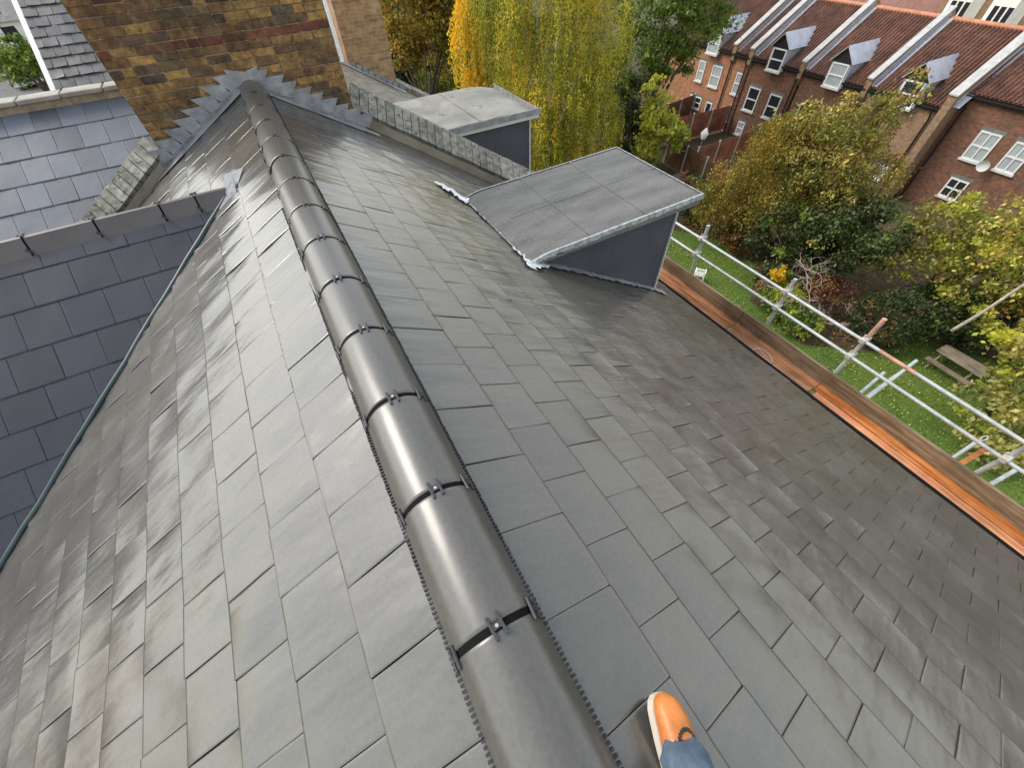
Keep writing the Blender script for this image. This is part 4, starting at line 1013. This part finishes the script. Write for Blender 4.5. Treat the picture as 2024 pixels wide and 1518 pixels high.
tree('background_tree', 'tall hazy green tree at the back of the gardens', 'tree', (20, 58, GZ),
     [(18, 60, -6, 5, 4, 4), (25, 56, -6, 5, 4, 4.5), (31, 50, -6.5, 5, 4, 4), (20, 58, -10.5, 5, 4, 2.2), (29, 52, -10.5, 5, 4, 2.2)], 24000, .5, L['green'], 1.6, 120, .4, seed=28)
tree('background_shrubbery', 'brown green shrubbery behind the golden birch', 'shrub', (21, 45, GZ),
     [(20, 47, -10.6, 3, 3, 2.2), (24, 42, -10.6, 3, 3, 2.4), (27.5, 36, -10.8, 3, 3, 2.2)], 15000, .3, L['brown_gold'], .9, 100, .2, seed=29)
# the big mixed tree in the middle distance
weeping('drooping_cypress', 'broad drooping olive and gold tree in front of the terrace, tallest in the garden', (23.4, 10.8, GZ),
        [(22.9, 12.4, -6.8, 1.9, 1.9, 1.3), (23.9, 10.4, -6.6, 1.9, 1.9, 1.5), (22.2, 13.9, -8.6, 1.5, 1.5, 1.2), (24.3, 9.2, -7.2, 1.3, 1.3, 1.5), (23.2, 11.6, -8.8, 2.4, 2.4, 1.6), (24.0, 9.9, -5.2, .6, .6, .8), (22.0, 14.0, -10.4, 1.5, 1.5, 1.1)], 2700, .5, 2.4, 22, .12, [L['olive'], L['brown_gold'], L['russet'], L['willow_green']], .26, 'bark', 31, sway=.3, zmin=-12.7, thr=.15)
tree('thorn_tree', 'dense yellow flecked thorn tree growing up through the drooping tree', 'tree', (23.9, 9.6, GZ),
     [(23.3, 11.5, -6.4, 1.6, 1.6, 1.2), (24.2, 9.6, -5.6, .8, .8, 1.0), (23.6, 10.6, -8.0, 2.2, 2.2, 1.6), (24.0, 9.6, -4.7, .3, .3, .7), (22.6, 13.0, -7.2, 1.0, 1.0, .9)], 7000, .15, L['olive'], .45, 110, .16, seed=32, extra=[(L['straw'], .22, .17), (L['russet'], .25, .15)])
tree('dark_evergreen', 'dark green evergreen under the drooping tree behind the lawn', 'tree', (22.0, 9.0, GZ),
     [(21.4, 9.8, -10.6, 1.7, 1.7, 1.3), (22.2, 8.0, -10.3, 1.7, 1.7, 1.4), (21.2, 8.6, -12, 1.6, 1.5, .9), (23, 7.0, -9.8, 1.4, 1.4, 1.3), (22.7, 8.4, -9.2, 1.3, 1.3, 1.0)], 17000, .17, L['dark'], .45, 110, .2, seed=33, surf=.7, extra=[(L['green'], .22, .17), (L['straw'], .03, .13)])
tree('russet_bush', 'russet brown drooping bush at the left foot of the drooping tree', 'bush', (21.6, 13.2, GZ),
     [(21.6, 13.2, -11.2, 1.3, 1.3, 1.3), (21.5, 12.2, -12.0, 1.1, 1.1, .9)], 6500, .15, L['russet'], .35, 60, .09, seed=34, droop=.5)
tree('fence_bush', 'green and yellow speckled bush against the red fence panels', 'bush', (22.2, 16.0, GZ),
     [(22.2, 15.8, -11.9, 1.3, 1.3, 1.1), (22.8, 14.6, -11.3, 1.2, 1.2, 1.3), (23.4, 17.6, -12.2, 1.2, 1.2, .8)], 6500, .16, L['olive'], .35, 60, .08, seed=35, extra=[(L['dark'], .5, .16)])
tree('ash_tree', 'airy yellow green tree at the right edge in front of the dark brick house', 'tree', (26.3, 4.2, GZ),
     [(25.0, 4.6, -8.7, 1.7, 1.7, 1.3), (24.0, 2.6, -7.6, 1.6, 1.6, 1.2), (25.6, 3.0, -9.8, 2.2, 2.2, 1.5), (24.0, 5.6, -10.2, 1.3, 1.3, 1.2), (24.2, 2.0, -10.2, 1.6, 1.6, 1.3), (25, 0.2, -8.5, 2, 2, 2)], 15000, .16, L['olive'], .5, 120, .18, seed=36, extra=[(L['lime'], .45, .17), (L['straw'], .06, .16)])
tree('holly_bush', 'dark glossy green bush right of the clipped yew behind the picnic table', 'bush', (24.4, 2.2, GZ),
     [(23.6, 3.0, -11.6, 1.4, 1.4, 1.2), (24.6, 1.4, -11.4, 1.5, 1.5, 1.4), (25.4, -.4, -11.6, 1.6, 1.6, 1.3)], 10000, .16, L['dark'], .4, 80, .1, seed=37, surf=.7, extra=[(L['green'], .3, .16)])
tree('clipped_yew', 'rounded clipped dark yew bush behind the lawn, left of the picnic table', 'bush', (21.6, 3.9, GZ),
     [(21.7, 3.9, -12.0, 1.55, 1.35, 1.25)], 13000, .10, L['dark'], .22, 150, .1, seed=38, surf=.86, extra=[(L['russet'], .10, .10)])
tree('laurel_bush', 'low green leaved laurel bush at the lawn edge beside the scaffold rail', 'bush', (18.9, 6.7, GZ),
     [(18.9, 7.4, -12.4, .8, .8, .6), (18.7, 5.9, -12.3, .9, .8, .6)], 4500, .15, L['green'], .25, 50, .06, seed=39, extra=[(L['lime'], .15, .15)])
tree('yellow_flowered_shrub', 'small shrub with a tuft of bright yellow leaves beside the bare branched tree', 'shrub', (19.4, 8.3, GZ),
     [(19.4, 8.3, -11.3, .33, .33, .45)], 420, .15, L['gold'], .16, 12, .05, seed=40, aspect=.8)
tree('red_leaved_shrub', 'dull red leaved shrub behind the bare branched tree', 'shrub', (20.8, 6.6, GZ),
     [(20.9, 6.3, -11.5, .9, .9, .5), (20.1, 8.5, -12.4, .8, .8, .4)], 2200, .13, L['red'], .35, 40, .06, seed=41, extra=[(L['russet'], .8, .13), (L['straw'], .08, .15)])
tree('yellow_shrub', 'low yellow green leaved shrub under the bare branched tree', 'shrub', (19.5, 7.4, GZ),
     [(19.4, 7.4, -12.1, .7, .7, .5)], 1400, .16, L['lime'], .25, 25, .05, seed=42)
tree('pale_willow_bush', 'pale straw coloured leafy branches hanging in at the right edge over the lawn', 'tree', (20.6, -1.2, GZ),
     [(20.0, -.2, -9.0, 1.0, 1.0, .9), (20.3, -1.2, -10.2, 1.2, 1.2, 1.0), (19.6, -1.0, -11.6, 1.0, 1.0, .8), (19.2, -2.2, -12.0, 1.2, 1.2, .8)], 4200, .20, L['straw'], .4, 60, .09, seed=43, extra=[(L['lime'], .3, .2)])
# bare branched shrub
bs = thing('bare_tree', 'small bare tree of tangled pinkish brown twigs behind the guard rails', 'tree', (19.8, 6.2, GZ))
b = MB(); rn = random.Random(9)
def grow(p, d, ln, r, lev):
    n = 4; pts = [p]; q = p; dd = d
    for i in range(n):
        dd = (dd+Vector((rn.gauss(0, .28), rn.gauss(0, .28), rn.gauss(0, .15)-.05*lev))).normalized(); q = q+dd*ln/n; pts.append(q)
    b.tube(pts, [r*(1-.15*i) for i in range(n+1)], 5, caps=False)
    if lev < 5:
        for i in range(3 if lev else 6):
            s = pts[rn.randint(1, n)]; grow(s, (dd+Vector((rn.gauss(0, .95), rn.gauss(0, .95), rn.gauss(.05, .4)))).normalized(), ln*.72, r*.62, lev+1)
grow(Vector((0, 0, 0)), Vector((0, .1, 1)), 1.2, .05, 0); grow(Vector((.1, -.1, 0)), Vector((0, .7, .6)), 1.4, .035, 1); grow(Vector((.1, -.1, 0)), Vector((.2, -.8, .6)), 1.3, .035, 1)
b.build('branches', M['twig'], bs); bs.scale = (1.35, 1.35, 1.2)
# leaning pale log / trunk at right
b = MB(); b.tube([(22.5, 1.95, -11.5), (22.4, 1.72, -10.3), (22.3, 1.5, -8.6)], [.07, .06, .05], 8); tag(b.build('leaning_pole', M['bark_pale']), 'pale bare pole leaning out of the bushes at the right edge', 'pole')

# ============================================================ garden things
pt = thing('picnic_table', 'weathered grey timber picnic table with benches standing on the lawn', 'picnic table', (22.35, .82, GZ), R(-3))
b = MB()
for i in range(5): b.bbox((-.36+.148*i-.068, -.9, .71), (-.36+.148*i+.068, .9, .75), .006)
b.build('tabletop', M['grey_wood'], pt)
for sx in (-1, 1):
    b = MB()
    for k in (0, 1): b.bbox((sx*(.66+.15*k)-.066, -.9, .42), (sx*(.66+.15*k)+.066, .9, .46), .006)
    b.build('bench', M['grey_wood'], pt)
for y in (-.62, .62):
    for sx in (-1, 1):
        b = MB(); b.prism([(sx*.72, y, 0), (sx*.80, y, 0), (sx*.33, y, .70), (sx*.25, y, .70)], (0, .045, 0)); b.build('leg', M['grey_wood'], pt)
    b = MB(); b.bbox((-.88, y+.046, .33), (.88, y+.09, .415), .004); b.bbox((-.4, y+.046, .62), (.4, y+.09, .705), .004); b.build('cross_beam', M['grey_wood'], pt)
def pchair(loc_, rz, label):
    ch = thing('plastic_chair', label, 'chair', loc_, rz, 'white plastic garden chairs')
    b = MB(); b.bbox((-.22, -.22, .41), (.22, .22, .44), .01); b.build('seat', M['plastic_white'], ch)
    b = MB()
    for i in range(5): b.bbox((-.20+.09*i, .20, .44), (-.145+.09*i, .235, .82), .005)
    b.bbox((-.23, .195, .80), (.23, .24, .88), .01); b.build('backrest', M['plastic_white'], ch)
    for sx in (-1, 1):
        b = MB(); b.bbox((sx*.25-.03, -.22, .62), (sx*.25+.03, .22, .65), .006); b.build('armrest', M['plastic_white'], ch)
        for sy in (-1, 1): b = MB(); b.tube([(sx*.26, sy*.25, 0), (sx*.24, sy*.21, .62 if sy < 0 else .64)], .024, 6); b.build('leg', M['plastic_white'], ch)
    return ch
pchair((17.7, 11.35, GZ), 2.2, 'white plastic armchair on the lawn just beyond the scaffold toe board')
pchair((20.9, 51.9, GZ), 1.0, 'white plastic chair in the far garden, left of the golden birch')
tb = thing('garden_table', 'white slatted garden table in the far garden left of the golden birch', 'table', (19.6, 52.4, GZ), .3)
b = MB()
for i in range(7): b.bbox((-1.4+.4*i, -.45, .70), (-1.05+.4*i, .45, .74), .006)
b.build('tabletop', M['plastic_white'], tb)
for sx in (-1, 1):
    for sy in (-1, 1): b = MB(); b.bbox((sx*1.2-.03, sy*.38-.03, 0), (sx*1.2+.03, sy*.38+.03, .70), .004); b.build('leg', M['plastic_white'], tb)
sh = thing('garden_shed', 'small open fronted grey garden shed in the far garden among the trees', 'shed', (19.0, 57.0, GZ), .25)
b = MB(); b.box((-1.5, 1.2, 0), (1.5, 1.3, 2.2)); b.box((-1.5, -1.2, 0), (-1.4, 1.2, 2.3)); b.box((1.4, -1.2, 0), (1.5, 1.2, 2.3)); b.build('wall', M['fence'], sh)
b = MB(); b.slab((-1.7, -1.5, 2.35), (1.7, -1.5, 2.35), (1.7, 1.5, 2.8), (-1.7, 1.5, 2.8), .08); b.build('roof', M['zinc'], sh)
vh = thing('villa', 'pale house with white framed windows glimpsed between the autumn trees at the top', 'house', (22, 66, GZ))
b = MB(); b.box((-7, 0, 0), (8, 8, 8)); b.build('wall', M['terrace_buff'], vh)
b = MB(); b.prism([(-7.3, -.3, 7.9), (-7.3, 8.3, 7.9), (-7.3, 4, 10.5)], (15.6, 0, 0)); b.build('roof', M['slate_far'], vh)
for x in (-5, -2.5, 0, 2.5, 5):
    for z in (4.6, 1.6):
        b = MB(); b.box((x-.5, -.06, z), (x+.5, .02, z+1.8)); w_ = b.build('window', M['white'], vh)
        for k in (-.23, .23): b = MB(); b.box((x+k-.17, -.08, z+.12), (x+k+.17, -.062, z+1.68)); b.build('pane', M['glass'], w_)

def fence(p0, p1, h, mat, label, posts=4, rail=True, slope=0, sag=0):
    p0 = Vector(p0); p1 = Vector(p1); d = (p1-p0); ln = d.length; ang = math.atan2(d.y, d.x)
    f = thing('garden_fence', label, 'fence', (p0.x, p0.y, GZ), ang, 'garden fences')
    seg = ln/posts
    for i in range(posts):
        b = MB(); n = max(3, int(seg/.16))
        for k in range(n):
            x = i*seg+.06+(seg-.12)*k/n; b.box((x+.004, -.012+.008*(k % 2), .12), (x+(seg-.12)/n-.003, .012+.008*(k % 2), h+random.uniform(-.008, .008)))
        if rail: b.box((i*seg+.06, -.05, h*.3), (i*seg+seg-.06, -.016, h*.3+.07)); b.box((i*seg+.06, -.05, h*.85), (i*seg+seg-.06, -.016, h*.85+.07))
        b.build('fence_panel', mat, f)
    for i in range(posts+1):
        b = MB(); b.bbox((i*seg-.05, -.06, 0), (i*seg+.05, .05, h+.1), .01); b.build('post', M['concrete'], f)
    return f
fence((26.4, 23.6, 0), (25.6, 17.2, 0), 1.9, M['fence'], 'dark brown fence with pale concrete posts behind the young tree', 3)
fence((27.2, 26.2, 0), (35, 25.6, 0), 1.9, M['fence_red'], 'red brown panel fence running up to the orange brick house', 4)
fence((26.6, 20.9, 0), (34.9, 20.9, 0), 1.9, M['fence_red'], 'red brown fence between the gardens, behind the dark brown fence', 4)
fence((21.6, 19.4, 0), (25.4, 16.9, 0), 1.5, M['fence_red'], 'low red brown fence beside the far corner of the felt dormer', 2)
fence((27.4, 28.4, 0), (35, 29.6, 0), 1.8, M['fence'], 'dark weathered fence furthest back by the orange brick house', 4)
def pot(p, mat, r, h, label):
    t = thing('plant_pot', label, 'plant pot', p, 0, 'plant pots on the fence shelf')
    b = MB(); n = 14; vs = []
    for (rr, z) in ((r*.7, 0), (r*.95, h*.85), (r*1.08, h*.86), (r*1.08, h), (r*.92, h), (r*.9, h*.9)):
        for k in range(n): a = 2*pi*k/n; vs.append((rr*cos(a), rr*sin(a), z))
    b.add(vs, [(j*n+k, j*n+(k+1) % n, (j+1)*n+(k+1) % n, (j+1)*n+k) for j in range(5) for k in range(n)], 0, False); b.add(vs[-n:], [tuple(range(n))])
    b.build('pot', mat, t)
    P = np.random.default_rng(int(p[1]*10)).normal(size=(70, 3))*np.array([r*.5, r*.5, r*.4])+np.array([0, 0, h+r*.3]); leaves_mesh('plant', P, .12, L['dark'], t, 0, .5, 3)
pot((25.0, 20.3, GZ+.55), M['terracotta'], .27, .35, 'left terracotta pot in front of the dark brown fence')
pot((25.0, 19.2, GZ+.45), M['greenpot'], .30, .5, 'dark green pot with a terracotta rim below the concrete post')
pot((24.7, 18.2, GZ+.45), M['terracotta'], .32, .28, 'wide shallow terracotta bowl right of the green pot')
b = MB(); b.bbox((24.5, 17.6, GZ), (25.35, 21, GZ+.45), .01); tag(b.build('pot_shelf', M['grey_wood']), 'low timber staging under the plant pots by the fence', 'staging')
pl = thing('rotary_parasol', 'folded white parasol standing between the red brown fences', 'parasol', (28.9, 22.6, GZ))
b = MB(); b.tube([(0, 0, 0), (0, 0, 2.2)], .025, 6); b.build('pole', M['steel'], pl)
b = MB(); b.tube([(0, 0, 1.5), (0, 0, 1.9), (.05, 0, 2.25)], [.16, .30, .04], 10); b.build('canopy', M['plastic_white'], pl)

# ============================================================ far street at the left edge
tag((lambda b: (b.quad((-60, 62, GZ+.0), (-8, 62, GZ+.0), (-8, 150, GZ+.0), (-60, 150, GZ+.0)), b)[1])(MB()).build('street', M['tarmac']), kind='structure')
wh = thing('white_house', 'white house with dark windows down in the street at the left edge', 'house', (-26, 92, GZ))
b = MB(); b.box((-5, 0, 0), (6.5, 8, 5.2)); b.build('wall', M['cream'], wh)
b = MB(); b.prism([(-5.3, -.4, 5.1), (-5.3, 8.4, 5.1), (-5.3, 4, 7.2)], (12, 0, 0)); b.build('roof', M['slate_far'], wh)
for x in (-3.5, -.8, 2, 4.8):
    for z in (.8, 3.1):
        b = MB(); b.box((x-.75, -.05, z), (x+.75, .0, z+1.5)); b.build('window', M['glass'], wh)
tree('street_tree', 'green street tree between the slate verge and the left edge', 'tree', (-20, 74, GZ),
     [(-18.6, 70, -8.2, 1.6, 1.6, 1.4), (-20.5, 74, -9.6, 2.2, 2, 1.4)], 5000, .35, L['green'], .8, 50, .2, seed=51)
tree('hedge_bush', 'dark green bush at the extreme left edge above the white house', 'bush', (-24, 86, GZ),
     [(-24.5, 80, -6.2, 2.5, 2, 1.5), (-22, 84, -11.6, 3, 2, 1.4)], 6000, .4, L['dark'], .9, 50, .2, seed=52)
def car(p, rz, col, label):
    m = simple('car_paint_%d' % int(abs(p[0])*7), col, .3, 3, .05, 0, 0)
    c = thing('parked_car', label, 'car', p, rz, 'cars parked in the far street')
    b = MB(); b.prism([(-2.1, -.85, .35), (2.1, -.85, .35), (2.15, -.85, .75), (1.2, -.85, .92), (.6, -.85, 1.4), (-1.2, -.85, 1.42), (-2.0, -.85, .95)], (0, 1.7, 0)); b.build('body', m, c)
    b = MB(); b.prism([(1.1, -.87, .95), (.58, -.87, 1.33), (-1.15, -.87, 1.35), (-1.6, -.87, .97)], (0, 1.74, 0)); b.build('window', M['glass'], c)
    for sx in (-1.3, 1.3):
        for sy in (-.8, .65): b = MB(); b.tube([(sx, sy, .32), (sx, sy+.18, .32)], .32, 14); b.build('wheel', M['black'], c)
car((-23.0, 83, GZ), .2, (.75, .75, .74), 'white car parked in front of the white house'); car((-17.5, 71, GZ), .3, (.72, .72, .72), 'pale silver car parked nearest, beside the slate verge')

# ============================================================ the photographer's foot
pn = thing('person', 'person in tan leather shoe and blue jeans standing beside the round ridge', 'person', (.278, -.292, zr(.278)))
# lower leg and foot: one continuous skinned surface
me = bpy.data.meshes.new('body'); J = [((-.01, -.42+.30+.14, .42), .060), ((0, -.02, .23), .048), ((.0, .005, .10), .042), ((0, .02, .065), .042), ((0, .08, .05), .036), ((0, .13, .035), .03), ((0, -.05, .04), .03)]
J = [((.03, -.36, .50), .062), ((.02, -.22, .27), .048), ((.012, -.145, .12), .040), ((.012, -.12, .075), .04), ((.005, -.04, .055), .035), ((0, .03, .035), .03), ((.012, -.17, .045), .03)]
me.from_pydata([(j[0][0], j[0][1]+(.04 if j[0][2] > .07 else 0), j[0][2]) for j in J], [(0, 1), (1, 2), (2, 3), (3, 4), (4, 5), (3, 6)], [])
bo = link('body', me, pn); me.materials.append(M['skin'])
sk = bo.modifiers.new('skin', 'SKIN'); 
for i, j in enumerate(J): me.skin_vertices[0].data[i].radius = (j[1], j[1])
me.skin_vertices[0].data[0].use_root = True
ss = bo.modifiers.new('sub', 'SUBSURF'); ss.levels = 2; ss.render_levels = 2
# shoe: lofted sections along +Y (toe)
def shoe_section(y, w, h, zb, cx, n=20, flat=.0):
    vs = []
    for k in range(n):
        a = 2*pi*k/n; c, s = cos(a), sin(a)
        xx = cx+w*math.copysign(abs(c)**.85, c); zz = zb+(h*max(0, s)**.75 if s > 0 else 0)+(0 if s > 0 else -.0)
        vs.append((xx, y, zz))
    return vs
SEC = [(-.185, .012, .030, 0), (-.18, .026, .055, 0), (-.155, .034, .068, 0), (-.12, .037, .070, 0), (-.08, .038, .070, .000), (-.04, .040, .066, .001), (0, .044, .058, .002), (.04, .046, .050, .002), (.075, .0445, .044, .001), (.10, .039, .039, -.003), (.118, .029, .032, -.006), (.128, .016, .022, -.008), (.131, .004, .012, -.009)]
b = MB(); n = 24; vs = []
for (y, w, h, cx) in SEC: vs += shoe_section(y, w, h, .016, cx, n)
b.add(vs, [(j*n+k, j*n+(k+1) % n, (j+1)*n+(k+1) % n, (j+1)*n+k) for j in range(len(SEC)-1) for k in range(n)], 0, True); b.add(vs[-n:], [tuple(range(n))])
shoe = b.build('shoe', M['shoe'], pn)
b = MB(); vs = []
for (y, w, h, cx) in SEC:
    pass
outl = [(cx+(w+.002), y) for (y, w, h, cx) in SEC]+[(cx-(w+.004), y) for (y, w, h, cx) in reversed(SEC)]
outl[len(SEC)-1] = (SEC[-1][3]+.005, .1325); outl[len(SEC)] = (SEC[-1][3]-.005, .1325)
b.prism([(x, y, 0) for x, y in outl], (0, 0, .020)); b.build('sole', M['sole'], shoe)
b = MB()       # apron seam and fringe
pts = [( .026*cos(a), .028+.030*sin(a)*1.0, .0) for a in [pi*i/12 for i in range(13)]]
for i, (x, y, _) in enumerate(pts):
    yy = y; zz = .016+.058-(abs(x)/.046)**2*.018-(yy-.0)*.20
    if i % 1 == 0: b.bbox((x-.0022, yy-.004, zz-.010), (x+.0022, yy+.004, zz+.0045), .0008)
b.build('fringe', M['pipe'], shoe)
# jeans leg
b = MB(); n = 28; vs = []; S = [((.010, -.055, .058), .054, .060), ((.010, -.075, .09), .055, .060), ((.014, -.13, .16), .057, .062), ((.02, -.22, .28), .064, .068), ((.028, -.30, .42), .072, .075), ((.03, -.36, .54), .078, .08)]
for j, (c, rx_, ry_) in enumerate(S):
    for k in range(n):
        a = 2*pi*k/n; wv = 1+.08*sin(3*a+j*1.7)+.05*sin(7*a-j*2.6)+.03*sin(11*a+j)
        vs.append((c[0]+rx_*cos(a)*wv, c[1]+ry_*sin(a)*wv, c[2]+(.012*sin(3*a) if j == 0 else 0)-(.35*ry_*sin(a) if j < 2 else .25*ry_*sin(a))*-.0))
vs = [(x, y+.05, z) for x, y, z in vs]
b.add(vs, [(j*n+k, j*n+(k+1) % n, (j+1)*n+(k+1) % n, (j+1)*n+k) for j in range(len(S)-1) for k in range(n)], 0, True)
b.build('jeans', M['denim'], pn)
pn.rotation_euler = (0, 0, R(-24)); pn.scale = (1.1, 1.1, 1.1)
# the foot sits flat on the slope
for o in (shoe,): o.rotation_euler = (0, AR*.85, 0); o.location = (0, 0, .012)
